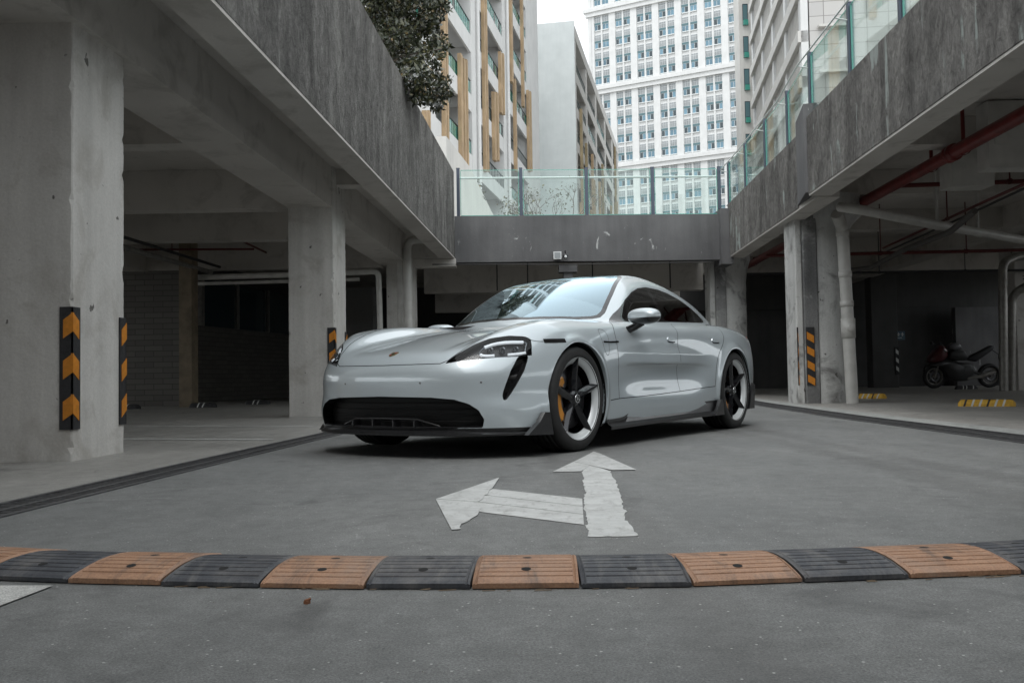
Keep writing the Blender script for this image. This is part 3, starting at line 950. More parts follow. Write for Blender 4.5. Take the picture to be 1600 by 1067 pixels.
# slats and the lower duct frame
for i in range(4):
    z = .235 + i*.040
    hw = .66 if z < .3 else .66 - (z-.3)*1.0
    b = MB()
    xs = [(.93 - float(c_gy(abs(y_)))*.98 - .05, y_) for y_ in np.linspace(-hw, hw, 17)]
    b.tube([(x_-.02, y_, z) for x_, y_ in xs], .0035, 5)
    b.build('slat', M_mesh, go)
b = MB()
for ys in (-.27, -.09, .09, .27):
    b.box(.855, ys-.006, .20, .93, ys+.006, .245)
b.tube([(.85,-.42,.205),(.895,-.27,.25),(.915,0,.255),(.895,.27,.25),(.85,.42,.205)], .008, 6)
b.build('duct_frame', M_carbon, go)
# side air intakes under the lamps
SI = [(.285,.648),(.262,.632),(.191,.551),(.150,.48),(.118,.422),(.110,.388),(.120,.368),(.145,.370),(.185,.402),(.233,.449),(.323,.55),(.365,.62),(.380,.650)]
HL = [(.474,.605),(.530,.672),(.585,.727),(.655,.766),(.75,.783),(.82,.778),(.850,.762),(.868,.72),(.885,.652),(.83,.643),(.76,.639),(.705,.634),(.583,.622)]
hl, body = cut(lambda P: np.where(P[:,0] > .3, poly_sdf(HL, ay(P), P[:,2]), 1.0), body)
si, body = cut(lambda P: np.where((P[:,0] > .3), poly_sdf(SI, ay(P)-P[:,0], P[:,2]), 1.0), body)
for sgn in (1, -1):
    part = si[(V[si].mean(1)[:,1]*sgn) > 0]
    off = np.array([-.03, -.03*sgn, 0])
    s_ = tri_obj('side_intake', V + off, N, part, M_blkgloss, car)
    walls(V, part, off, 'intake_frame', M_mesh, s_)
# headlights

def fsolve_(Fn, P0, D, t1, n=60):
    """first surface hit from P0 along D"""
    P0 = np.array(P0, float); D = np.array(D, float)
    t = np.linspace(0, t1, n)
    f = Fn(P0[:, None, :] + D[:, None, :]*t[None, :, None])
    k = np.argmax(f < 0, 1); k = np.maximum(k, 1)
    a = t[k-1]; b_ = t[k]
    for _ in range(22):
        m_ = (a+b_)/2; fm = Fn(P0 + D*m_[:, None])
        a = np.where(fm >= 0, m_, a); b_ = np.where(fm < 0, m_, b_)
    return P0 + D*a[:, None]
def on_front(yz):
    q = np.array(yz, float); return fsolve_(car_F, np.stack([np.full(len(q), 1.3), q[:,0], q[:,1]], 1), np.tile([-1.,0,0], (len(q),1)), 1.6, 120)
def on_side(xz, sgn=1):
    q = np.array(xz, float); return fsolve_(car_F, np.stack([q[:,0], np.full(len(q), 1.2*sgn), q[:,1]], 1), np.tile([0,-1.*sgn,0], (len(q),1)), 1.1, 120)
def on_top(xy):
    q = np.array(xy, float); return fsolve_(car_F, np.stack([q[:,0], q[:,1], np.full(len(q), 1.6)], 1), np.tile([0,0,-1.], (len(q),1)), 1.4, 120)
def dens(pts, step=.02, smooth=0):
    pts = [np.array(p, float) for p in pts]
    for _ in range(smooth):   # chaikin
        q = [pts[0]]
        for a, b_ in zip(pts[:-1], pts[1:]): q += [a*.75+b_*.25, a*.25+b_*.75]
        pts = q + [pts[-1]]
    o_ = [pts[0]]
    for a, b_ in zip(pts[:-1], pts[1:]):
        n = max(1, int(np.linalg.norm(b_-a)/step))
        for i in range(1, n+1): o_.append(a + (b_-a)*i/n)
    return np.array(o_)
def ribbon(name, P, wd, mat, parent, lift=.0008, closed=False):
    Nn = grad(car_F, P); Nn /= np.linalg.norm(Nn, axis=1)[:, None]
    tg = np.gradient(P, axis=0); tg /= np.linalg.norm(tg, axis=1)[:, None] + 1e-12
    sd = np.cross(tg, Nn); sd /= np.linalg.norm(sd, axis=1)[:, None] + 1e-12
    A = P + sd*wd/2; B = P - sd*wd/2
    for Q in (A, B):
        for _ in range(3):
            g = grad(car_F, Q); Q -= g*(car_F(Q)/np.maximum((g*g).sum(1), .05))[:, None]
    A = A + Nn*lift; B = B + Nn*lift
    n = len(P); m = MB()
    m.add([tuple(p) for p in A] + [tuple(p) for p in B], [(i, i+1, n+i+1, n+i) for i in range(n-1)])
    return m.build(name, mat, parent, fix=False)
def nrm(P):
    n_ = grad(car_F, P); return n_/np.linalg.norm(n_, axis=1)[:, None]

for sgn in (1, -1):
    part = hl[(V[hl].mean(1)[:,1]*sgn) > 0]
    root = tri_obj('headlight', V, N, part, M_lens, car)
    off = np.array([-.055, -.03*sgn, -.01])
    bw = tri_obj('lamp_bowl', V + off, N, part, M_bowl, root)
    walls(V, part, off, 'bowl_rim', M_bowl, root)
    def inset(yz, d):
        P = on_front([(y_*sgn, z_) for y_, z_ in yz]); return P - nrm(P)*d
    up = inset(dens([(.655,.722),(.70,.744),(.76,.752),(.83,.750)], .02, 1), .022)
    b = MB(); b.tube([tuple(p) for p in up], .0105, 8); b.build('light_strip', M_led, root)
    up = inset(dens([(.645,.70),(.655,.728),(.70,.757),(.76,.767),(.845,.757),(.856,.70),(.866,.660),(.76,.650),(.68,.650),(.650,.672),(.645,.70)], .02, 1), .026)
    b = MB(); b.tube([tuple(p) for p in up], .006, 8); b.build('lamp_ring', M_lampd, root)
    lo = inset(dens([(.66,.672),(.685,.660),(.735,.662)], .015, 1), .020)
    b = MB(); b.tube([tuple(p) for p in lo], .009, 8); b.build('light_strip', M_led, root)
    lo = inset(dens([(.795,.666),(.83,.668),(.862,.676)], .015, 1), .020)
    b = MB(); b.tube([tuple(p) for p in lo], .009, 8); b.build('light_strip', M_led, root)
    for yy in (.70, .76, .82):
        c_ = inset([(yy, .705)], .034)[0]
        b = MB(); b.lathe([(0, .0),(.012,.004),(.022,.012),(.024,.0)], (0,0,0), 16, axis='x'); q_ = b.build('projector', M_lampd, root); q_.location = tuple(c_)

# glass
WS = dens([(-.50,0),(-.52,.2),(-.575,.371),(-.655,.55),(-.735,.655),(-.79,.695),(-.86,.700),(-1.103,.648),(-1.42,.560),(-1.52,.50),(-1.585,.40),(-1.62,.2),(-1.63,0)], .05)
WSp = [tuple(p) for p in WS] + [(p[0], -p[1]) for p in WS[::-1][1:-1]]
def ws_f(P): return np.where(P[:,2] > .90, poly_sdf(WSp, P[:,0], P[:,1]), 1.0)
wsh, body = cut(ws_f, body)
frit, screen = cut(lambda P: -(poly_sdf(WSp, P[:,0], P[:,1]) + .035), wsh)
tri_obj('windscreen', V, N, screen, M_screen, car)
tri_obj('windscreen_frame', V, N, frit, M_blkgloss, car)
RG = [(-1.66,0),(-1.655,.20),(-1.63,.36),(-1.66,.44),(-1.8,.485),(-2.2,.51),(-2.7,.50),(-3.1,.50),(-3.45,.47),(-3.55,.3),(-3.56,0)]
RGp = RG + [(x_, -y_) for x_, y_ in RG[::-1][1:-1]]
rgl, body = cut(lambda P: np.where(P[:,2] > .99, poly_sdf(RGp, P[:,0], P[:,1]), 1.0), body)
tri_obj('roof_glass', V, N, rgl, M_blkgloss, car)
SW = [(-.745,.918),(-.80,.936),(-.90,.994),(-.991,1.042),(-1.14,1.122),(-1.32,1.194),(-1.50,1.240),(-1.70,1.264),(-1.95,1.262),(-2.15,1.238),(-2.35,1.194),(-2.557,1.125),(-2.72,1.060),(-2.80,1.025),(-2.79,1.003),(-2.70,.993),(-2.2,.975),(-1.6,.952),(-1.0,.930)]
sw, body = cut(lambda P: np.where((ay(P) > .45) & (P[:,2] > .88), poly_sdf(SW, P[:,0], P[:,2]), 1.0), body)
trim, sw = cut(lambda P: -(poly_sdf(SW, P[:,0], P[:,2]) + .012), sw)
pil_x = lambda P: P[:,0] + 1.66 + .10*(P[:,2]-.95)
bp, sw = cut(lambda P: np.abs(pil_x(P)) - .035, sw)
fwin, rwin = cut(lambda P: -pil_x(P), sw)
# ---- doors and bonnet as parts
FD = [(-.70,.915),(-.63,.86),(-.597,.80),(-.592,.60),(-.600,.345),(-1.15,.353),(-1.715,.372),(-1.695,.55),(-1.670,.66),(-1.685,.78),(-1.735,.87),(-1.79,.955),(-1.80,.985),(-1.2,1.0),(-.9,.97)]
RD_ = [(-1.715,.372),(-1.695,.55),(-1.670,.66),(-1.685,.78),(-1.735,.87),(-1.79,.955),(-1.80,.985),(-2.6,1.05),(-2.80,1.0),(-2.78,.90),(-2.66,.79),(-2.52,.70),(-2.45,.58),(-2.43,.402),(-2.0,.385)]
HD = [(.917,0),(.912,.2),(.893,.36),(.864,.475),(.79,.525),(.69,.565),(.59,.60),(.45,.625),(.10,.69),(-.2,.705),(-.52,.70),(-.60,.69),(-.64,.62),(-.56,.40),(-.515,.2),(-.50,0)]
HDp = HD + [(x_, -y_) for x_, y_ in HD[::-1][1:-1]]
fd, body = cut(lambda P: np.where((ay(P) > .7) & (P[:,2] < .94), poly_sdf(FD, P[:,0], P[:,2]), 1.0), body)
rd, body = cut(lambda P: np.where((ay(P) > .7) & (P[:,2] < .99), poly_sdf(RD_, P[:,0], P[:,2]), 1.0), body)
hd, body = cut(lambda P: np.where((N[:len(P),2] > .3) & (P[:,2] > .6), poly_sdf(HDp, P[:,0], P[:,1]), 1.0), body)
tri_obj('body', V, N, body, M_paint, car)
tri_obj('bonnet', V, N, hd, M_paint, car)
doors = {}
for sgn in (1, -1):
    side = lambda T_: T_[(V[T_].mean(1)[:,1]*sgn) > 0]
    doors[(0, sgn)] = tri_obj('front_door', V, N, side(fd), M_paint, car)
    doors[(1, sgn)] = tri_obj('rear_door', V, N, side(rd), M_paint, car)
    tri_obj('side_window', V, N, side(fwin), M_tintglass, doors[(0, sgn)])
    tri_obj('side_window', V, N, side(rwin), M_tintglass, doors[(1, sgn)])
    tri_obj('window_trim', V, N, side(trim), M_blkgloss, car)
    tri_obj('centre_post', V, N, side(bp), M_blkgloss, car)
# panel gaps
for sgn in (1, -1):
    for pl in ([(-.70,.915),(-.63,.86),(-.597,.80),(-.592,.60),(-.600,.345)],
               [(-.46,.335),(-.600,.345),(-1.15,.353),(-1.715,.372),(-2.0,.385),(-2.43,.402)],
               [(-1.715,.372),(-1.695,.55),(-1.670,.66),(-1.685,.78),(-1.735,.87),(-1.79,.945)],
               [(-2.79,.985),(-2.78,.90),(-2.66,.79),(-2.52,.70),(-2.45,.58),(-2.43,.402)]):
        P = on_side(dens(pl, .02, 2), sgn)
        ribbon('panel_gap', P, .0055, M_gap, car)
    # bumper to wing seam and headlight outline
    P = on_side(dens([(.452,.755),(.40,.745),(.335,.742)], .02), sgn); ribbon('panel_gap', P, .004, M_gap, car)
    P = on_side(dens([(.350,.747),(.165,.752)], .01), sgn); ribbon('marker_lamp', P, .030, M_blkgloss, car, .002)
    P = on_side(dens([(-.385,.757),(-.50,.757),(-.63,.763)], .01), sgn); ribbon('side_vent', P, .013, M_blkgloss, car, .003)
    # charging flap outline
    P = on_side(dens([(-.47,.76),(-.485,.80),(-.47,.845),(-.40,.852),(-.375,.84),(-.365,.78),(-.375,.70),(-.395,.665),(-.43,.66),(-.45,.69),(-.47,.76)], .01, 2), sgn)
    ribbon('charge_flap', P, .0035, M_gap, car)
Pc = [(x_, y_) for x_, y_ in HD]
half = dens(Pc[:-4], .02, 1)
full = np.concatenate([half[::-1]*np.array([1,-1]), half[1:]])
P = on_top(full); ribbon('panel_gap', P, .0050, M_gap, car)
# door handles: recessed pulls
for (k, xh, zh) in ((0, -1.57, .800), (1, -2.50, .812)):
    for sgn in (1, -1):
        P = on_side([(xh, zh)], sgn)[0]; n_ = nrm(P[None])[0]
        b = MB(); nseg = 14
        vs_ = []
        for r_, dz in ((1.0, .001), (.86, -.012), (.5, -.020)):
            for i in range(nseg):
                a = 2*math.pi*i/nseg
                ex = .085*abs(math.cos(a))**.6*math.copysign(1, math.cos(a))*r_; ez = .026*abs(math.sin(a))**.7*math.copysign(1, math.sin(a))*r_
                vs_.append((ex, -dz*-sgn if False else dz*sgn, ez))
        fs = [(j*nseg+i, j*nseg+(i+1)%nseg, (j+1)*nseg+(i+1)%nseg, (j+1)*nseg+i) for j in range(2) for i in range(nseg)] + [tuple(range(2*nseg, 3*nseg))]
        # raised pull plate, same paint, over a dark shallow cup
        cup = MB(); cup.add([(v[0]*.9, .0015*sgn, v[2]*.88-.003) for v in vs_[:nseg]], [tuple(range(nseg))])
        o_ = cup.build('handle_cup', M_gap, doors[(k, sgn)], fix=False); o_.location = tuple(P)
        ang = math.atan2(n_[2], abs(n_[1]))
        o_.rotation_euler = (ang*sgn*1.0, 0, -math.atan2(n_[0], abs(n_[1]))*sgn)
        pl_ = MB()
        ring = [(v[0]*.97, 0, v[2]*.80+.003) for v in vs_[:nseg]]
        pl_.add([(x_, .001*sgn, z_) for x_, _, z_ in ring] + [(x_*.94, .009*sgn, z_*.9) for x_, _, z_ in ring], [(i,(i+1)%nseg,nseg+(i+1)%nseg,nseg+i) for i in range(nseg)] + [tuple(range(nseg, 2*nseg))], 0, False)
        h_ = pl_.build('handle', M_paint, doors[(k, sgn)]); h_.location = tuple(P); h_.rotation_euler = o_.rotation_euler

# badge on the nose
P = on_front([(0, .672)])[0]; n_ = nrm(P[None])[0]
P = on_top([(.815, 0.0)])[0]; n_ = nrm(P[None])[0]
sh = [(-.026,.032),(0,.036),(.026,.032),(.028,.0),(.022,-.022),(0,-.038),(-.022,-.022),(-.028,.0)]
b = MB(); b.prism(sh, lambda a,b_,d: (d, a, b_), .0, .004)
bo = b.build('badge', M_gold, car); bo.location = tuple(P)
bo.rotation_euler = (0, -math.atan2(n_[2], n_[0]), 0)
b = MB()
for s_ in (-1, 1):
    b.add([(.0048, s_*.003, .028 if s_ > 0 else -.004), (.0048, s_*.022, .026 if s_ > 0 else -.004), (.0048, s_*.022, .004 if s_ > 0 else -.018), (.0048, s_*.003, .004 if s_ > 0 else -.030)], [(0,1,2,3)])
b.build('badge_quarter', M_badge_r, bo)
b = MB(); b.add([(.0052,-.010,.010),(.0052,.010,.010),(.0052,.008,-.008),(.0052,0,-.014),(.0052,-.008,-.008)], [(0,1,2,3,4)]); b.build('badge_centre', M_blkgloss, bo)
# parking sensors
for yy in (.70, -.70, .33, -.33):
    P = on_front([(yy, .485)])[0]; n_ = nrm(P[None])[0]
    b = MB(); b.lathe([(.0, .001),(.006,.001),(.0068,.0)], (0,0,0), 14, axis='x'); q_ = b.build('parking_sensor', M_disc, car)
    q_.location = tuple(P + n_*.0008); q_.rotation_euler = (0, -math.asin(max(-1,min(1,n_[2]))), math.atan2(n_[1], n_[0]))

# front splitter with end winglets
def plan_nose(y, d): return float(c_xz(.16)) - float(c_gy(min(abs(y), 1.02))) + d
ysl = np.concatenate([np.linspace(-.935, .935, 61)])
def lip_ring(z, d, e): return [(plan_nose(y, d), y*e, z) for y in ysl]
b = MB()
A = lip_ring(.168, .045, 1.005); B = lip_ring(.158, .062, 1.012); C_ = lip_ring(.147, .060, 1.012); D = [(x-.16, y*.93, .152) for x, y, z in lip_ring(.118, 0, 1)]
E_ = [(x-.14, y*.95, .196) for x, y, z in lip_ring(.196, .03, 1.0)]; F_ = lip_ring(.184, .012, .995)
n = len(ysl); vs_ = E_ + F_ + A + B + C_ + D
b.add(vs_, [(k*n+i, k*n+i+1, (k+1)*n+i+1, (k+1)*n+i) for k in range(5) for i in range(n-1)], 0, False)
lip = b.build('front_lip', M_carbon, car)
b = MB()   # upper blade
A = [(x, y, z) for x, y, z in lip_ring(.206, .012, .99)]; B = lip_ring(.200, .026, 1.0); C_ = lip_ring(.190, .020, 1.0)
b.add(A+B+C_, [(k*n+i, k*n+i+1, (k+1)*n+i+1, (k+1)*n+i) for k in range(2) for i in range(n-1)], 0, False)
b.build('lip_blade', M_carbon, lip)
for s_ in (1, -1):
    b = MB()
    pr_ = [(.60,.146),(.385,.140),(.395,.20),(.410,.285),(.455,.285),(.50,.225),(.545,.190)]
    b.prism(pr_, lambda x_, z_, d: (x_, s_*(.935 + d + (x_-.45)*-.25), z_), .0, .035)
    b.build('winglet', M_carbon, lip)
# side skirts
for s_ in (1, -1):
    b = MB()
    xs = np.linspace(-.40, -2.50, 30); vs_ = []
    for x_ in xs:
        t_ = (-.40 - x_)/2.1
        yb = float(c_w(x_)); zt = .195 + .055*t_ + (.03*sstep((-.62-x_)/.2)); zb_ = .125 + .02*t_
        for (dy, z_) in ((-.10, zb_+.01),(.020, zb_),(.024, zb_+.022),(-.004, zb_+.04),(-.014, zt-.02),(-.010, zt),(-.05, zt+.002)):
            vs_.append((x_, s_*(yb+dy), z_))
    fs = [(i*7+j, i*7+j+1, (i+1)*7+j+1, (i+1)*7+j) for i in range(29) for j in range(6)]
    b.add(vs_, fs, 0, False)
    sk = b.build('side_skirt', M_carbon, car)
    b = MB(); b.prism([(-2.32,.145),(-2.53,.145),(-2.515,.25),(-2.49,.285),(-2.45,.28),(-2.40,.22)], lambda x_, z_, d: (x_, s_*(.965 + d), z_), .0, .03); b.build('winglet', M_carbon, sk)
    b = MB(); b.prism([(-3.28,.17),(-3.42,.17),(-3.45,.40),(-3.40,.42),(-3.34,.30)], lambda x_, z_, d: (x_, s_*(.925 + d), z_), .0, .03); b.build('rear_winglet', M_carbon, car)

# wheel arch liners
for ax_ in (0.0, -2.9):
    for s_ in (1, -1):
        b = MB(); b.lathe([(.384, .0),(.388,-.02),(.395,-.36),(.05,-.36)], (ax_, s_*(.955 if ax_ == 0 else .965), .362) if s_ > 0 else (ax_, -.955, .362), 40, a0=-.35, a1=math.pi+.35, smooth=False)
        if s_ < 0: b.v = [(x_, -2*.955 - y_, z_) for x_, y_, z_ in b.v]
        b.build('arch_liner', M_mesh, car, fix=False)
# lip round each arch so that the sheet metal has thickness
for ax_ in (0.0, -2.9):
    for s_ in (1, -1):
        aa = np.linspace(-.30, math.pi+.30, 60)
        P = np.stack([ax_ + .387*np.cos(aa), np.zeros(60), .362 + .387*np.sin(aa)], 1)
        Q = on_side(P[:, [0, 2]], s_)
        b = MB(); vs_ = [tuple(q) for q in Q] + [(q[0], q[1]-s_*.035, q[2]) for q in Q]
        b.add(vs_, [(i, i+1, 61+i, 60+i) for i in range(59)], 0, True); b.build('arch_edge', M_paint, car, fix=False)

# ---------------- wheels ----------------
def make_wheel(tw):
    root = bpy.data.objects.new('wheel', None); COL.objects.link(root); root.parent = car; root.empty_display_size = .1
    Ro = .360
    b = MB()
    hw = tw/2
    prof = [(.278,-.012),(.284,-.002),(.300,.001),(.325,-.001),(.342,-.008),(.352,-.020),(.3575,-.034)]
    nr = 5
    for k in range(nr):
        y0_ = -.034 - (tw-.068)*k/nr; y1_ = -.034 - (tw-.068)*(k+1)/nr
        if k: prof += [(.3600, y0_-.004)]
        prof += [(.3600, y1_+.004)]
        if k < nr-1: prof += [(.353, y1_+.003),(.353, y1_-.003)]
    prof += [(.352,-tw+.020),(.33,-tw+.002),(.28,-tw+.01),(.262,-tw+.02)]
    b.lathe(prof, (0,0,0), 72)
    b.build('tyre', M_tyre, root)
    b = MB()
    b.lathe([(.279,-.006),(.2825,-.003),(.281,-.010),(.262,-.021),(.240,-.038),(.2385,-.046)], (0,0,0), 72)
    b.build('rim_band', M_rimw, root)
    b = MB()
    b.lathe([(.2385,-.044),(.250,-.09),(.252,-tw+.02),(.262,-tw+.02)], (0,0,0), 60)
    b.build('rim', M_spoke, root)
    for k in range(5):
        a = math.pi/2 + k*2*math.pi/5
        b = MB()
        # centre ridge, shoulders; radial stations
        st = [(.030,.034,-.030,-.044),(.07,.031,-.028,-.046),(.13,.031,-.024,-.046),(.19,.030,-.018,-.040),(.235,.026,-.012,-.034),(.262,.017,-.008,-.024),(.281,.004,-.004,-.010)]
        vs_ = []
        for (r_, hwid, yc, ye) in st:
            for (u_, y_) in ((-hwid, ye-.028),(-hwid, ye),(-hwid*.28, yc),(hwid*.28, yc),(hwid, ye),(hwid, ye-.028)):
                vs_.append((r_*math.cos(a) - u_*math.sin(a), y_, r_*math.sin(a) + u_*math.cos(a)))
        fs = [(i*6+j, i*6+j+1, (i+1)*6+j+1, (i+1)*6+j) for i in range(len(st)-1) for j in range(5)] + [tuple(range((len(st)-1)*6, len(st)*6))]
        b.add(vs_, fs, 0, False); b.build('spoke', M_spoke, root)
    b = MB(); b.lathe([(.0,-.020),(.030,-.020),(.034,-.024),(.055,-.034),(.062,-.05),(.062,-.09)], (0,0,0), 30); b.build('hub', M_spoke, root)
    b = MB(); b.lathe([(.0245,-.018),(.027,-.0165),(.0295,-.018),(.0295,-.021)], (0,0,0), 28); b.prism([(-.011,.014),(.011,.014),(.012,0),(0,-.016),(-.012,0)], lambda a_,b_,d: (a_, d, b_), -.020, -.0175); b.build('hub_cap', M_chrome, root)
    for k in range(5):
        a = math.pi/2 + math.pi/5 + k*2*math.pi/5
        b = MB(); b.lathe([(0,-.032),(.008,-.032),(.009,-.05)], (.045*math.cos(a), 0, .045*math.sin(a)), 6); b.build('wheel_bolt', M_iron, root)
    b = MB(); b.lathe([(.09,-.085),(.205,-.085),(.205,-.115),(.09,-.115)], (0,0,0), 48); b.build('brake_disc', M_disc, root)
    return root
wheel = make_wheel(.265)
wheel.location = (0, .962, .360)
def caliper(parent, x_side=1):
    b = MB()
    pts = []
    for a in np.linspace(-48, 48, 13):
        pts.append(a)
    vs_ = []
    for a in pts:
        ar = math.radians(a) ; e = 1 - (abs(a)/48)**4*.35
        for (r_, y_) in ((.150, -.060),(.205+.020*e, -.052),(.238*1.0, -.062),(.240, -.13),(.150,-.13)):
            r2 = r_ if r_ < .2 else .15 + (r_-.15)*e
            vs_.append((r2*math.cos(ar)*x_side, y_, r2*math.sin(ar)))
    fs = [(i*5+j, i*5+(j+1)%5, (i+1)*5+(j+1)%5, (i+1)*5+j) for i in range(12) for j in range(5)] + [(0,1,2,3,4), tuple(range(60,65))]
    b.add(vs_, fs, 0, False)
    return b.build('brake_caliper', M_cal, parent)
w2 = copy_tree(wheel, car); w2.location = (-2.9, .972, .360); w2.rotation_euler = (0, R(14), 0)
w3 = copy_tree(wheel, car); w3.location = (0, -.962, .360); w3.rotation_euler = (0, 0, math.pi)
w4 = copy_tree(wheel, car); w4.location = (-2.9, -.972, .360); w4.rotation_euler = (0, 0, math.pi)
caliper(wheel, 1); caliper(w2, 1); caliper(w3, -1); caliper(w4, -1)
wheel.rotation_euler = (0, R(0), 0)

# ---------------- mirrors ----------------
def mirror_F(P):
    x, y, z = P[...,0], P[...,1], P[...,2]
    q = ((np.abs(x)/.085)**2.4 + (np.abs(y)/.138)**2.6 + (np.abs(z-.02*(y/.1)*0)/.062)**2.3)
    F1 = (q**(1/2.4) - 1)*.06
    return np.maximum(F1, -(x + .045))
for s_ in (1, -1):
    MV, MN, MT = surface_nets(mirror_F, (-.1,-.15,-.09), (.1,.15,.09), .008)
    if s_ < 0: pass
    MV2, MN2, lo_, up_ = split(MV, MN, MT, MV[:,2] + .012 + .06*(MV[:,0]*.3))
    mr = tri_obj('wing_mirror', MV2, MN2, lo_, M_blkgloss, car)
    mr.location = (-.86, 1.035, .958) if s_ > 0 else (-.97, -1.02, .928)
    mr.rotation_euler = (0, 0, s_*R(-14))
    tri_obj('mirror_cap', MV2, MN2, up_, M_paint, mr)
    b = MB(); b.tube([(0,-s_*.02,-.045),(.01,-s_*.08,-.075),(.035,-s_*.150,-.105),(.04,-s_*.175,-.12)], [.028,.028,.032,.034], 10)
    b.build('mirror_arm', M_blkgloss, mr)
    b = MB(); b.lathe([(0,0),(.05,0)], (-.046,0,0), 20, axis='x'); b.v = [(x_, y_*2.0, z_) for x_, y_, z_ in b.v]; b.build('mirror_glass', M_chrome, mr)

# ---------------- cabin ----------------
b = MB(); b.box(-3.2,-.70,.20,-.55,.70,.62); b.box(-1.02,-.66,.6,-.50,.66,.93); b.tube([(-1.0,-.60,.93),(-.98,0,.955),(-1.0,.60,.93)], .045, 8)
cabin = b.build('cabin', M_int, car)
for s_ in (1, -1):
    for xx in (-1.75, -2.55):
        b = MB()
        b.box(xx-.02, s_*.36-.23, .58, xx+.5, s_*.36+.23, .72)
        b.prism([(-.10,.60),(.04,.60),(-.10,1.10),(-.22,1.10)], lambda x_, z_, d: (xx+x_, s_*.36+d, z_), -.22, .22)
        b.prism([(-.21,1.10),(-.13,1.10),(-.17,1.24),(-.24,1.24)], lambda x_, z_, d: (xx+x_, s_*.36+d, z_), -.12, .12)
        b.build('seat', M_intred, cabin)
b = MB(); pts = [(-1.14 - .05*math.sin(a), .37 + .175*math.cos(a), .90 + .165*math.sin(a)) for a in np.linspace(0, 2*math.pi, 33)]
b.tube(pts, .014, 8, cap=False); b.tube([(-1.14,.20,.90),(-1.14,.54,.90)], .014, 6); b.tube([(-1.0,.37,.88),(-1.14,.37,.90)], .03, 8)
b.build('steering_wheel', M_int, cabin)
b = MB(); b.box(-1.36,-.09,1.215,-1.33,.09,1.275); b.build('inner_mirror', M_blkgloss, cabin)
# tail lamp bar and spoiler edge
P = on_side(dens([(-3.55,.87),(-3.80,.885)], .02), 1); ribbon('tail_lamp', P, .03, M_badge_r, car, .002)
P = on_side(dens([(-3.55,.87),(-3.80,.885)], .02), -1); ribbon('tail_lamp', P, .03, M_badge_r, car, .002)
# washer and wiper hint at the screen base
b = MB(); P = on_top(dens([(-.62,.55),(-.56,.30),(-.53,.02)], .05)); b.tube([tuple(p + np.array([-.05,0,.012])) for p in P], .008, 6); b.build('wiper', M_iron, car)
b = MB(); P = on_top(dens([(-.62,-.10),(-.58,-.35),(-.66,-.58)], .05)); b.tube([tuple(p + np.array([-.05,0,.012])) for p in P], .008, 6); b.build('wiper', M_iron, car)
# ================= background buildings =================
M_bwhite = concrete('white_facade_paint', (.66,.665,.66), (.74,.745,.74), streak=.12, grain=.04, bump=.02, bscale=6)
M_bgrey = concrete('pale_grey_panel', (.58,.62,.62), (.66,.70,.70), streak=.10, grain=.03, bump=.02, bscale=6)
M_bside = concrete('cream_facade_paint', (.56,.55,.53), (.66,.65,.62), streak=.25, grain=.05, bump=.03, bscale=6)
M_recess = simple('balcony_recess_wall', (.30,.29,.28), .8, noise=.15, nscale=1.2)
M_fin = simple('tan_louvre_fin', (.44,.315,.19), .6, noise=.18, nscale=1.5)
M_finp = simple('olive_louvre_fin', (.34,.27,.16), .6, noise=.2, nscale=1.5)
M_winb = simple('blue_window_glass', (.12,.23,.30), .08, coat=.4, noise=.35, nscale=.35)
M_wind = simple('dark_window_glass', (.035,.055,.065), .1, coat=.3)
M_winu = simple('curtained_pane', (.30,.32,.33), .3, noise=.2, nscale=.6)
M_wfr = simple('white_window_frame', (.72,.74,.74), .5)
M_teal = simple('teal_panel', (.09,.17,.19), .3)
M_grail = simple('balcony_rail_metal', (.06,.09,.09), .4, .4)
M_gglass = simple('green_balcony_glass', (.06,.30,.24), .12, coat=.5)
M_ac = simple('air_unit_casing', (.62,.62,.60), .5)

def frame_fn(ox, oy, ax, ay):
    """facade frame: s along, d into the building (left-hand side normal), z up"""
    L = math.hypot(ax, ay); ax /= L; ay /= L
    return lambda s, d, z: (ox + ax*s + ay*(-d)*(-1)*0 + (-ay)*d*(-1)*(-1), oy + ay*s + ax*d, z)

class FB(MB):
    """facade builder: boxes in (s, d, z); d grows into the building"""
    def __init__(s, org, adir, inward):
        super().__init__((org[0], org[1], 4.0)); s.a = Vector(adir).normalized(); s.i = Vector(inward).normalized(); s.g = org
    def P(s, u, d, z): return (s.g[0] + s.a.x*u + s.i.x*d, s.g[1] + s.a.y*u + s.i.y*d, z)
    def bx(s, u0, u1, d0, d1, z0, z1, m=0):
        vs_ = [s.P(u, d, z) for z in (z0, z1) for (u, d) in ((u0,d0),(u1,d0),(u1,d1),(u0,d1))]
        return s.add(vs_, [(0,3,2,1),(4,5,6,7),(0,1,5,4),(1,2,6,5),(2,3,7,6),(3,0,4,7)], m)
    def done(s, name, mat, parent):
        o_ = s.build(name, mat, parent); o_.location = (0,0,0); return o_

sheet('upper_ground', [(-200,46.2),(200,46.2),(200,420),(-200,420)], 3.9, M_park)
# retaining wall under the upper ground keeps the lower garage dark
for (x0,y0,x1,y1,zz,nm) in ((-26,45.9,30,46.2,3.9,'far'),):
    q = MB((2,46,0)); q.box(x0,y0,0,x1,y1,zz); tag(q.build('retaining_wall', M_wallg), 'dark retaining wall at the far end of the garage', 'wall')

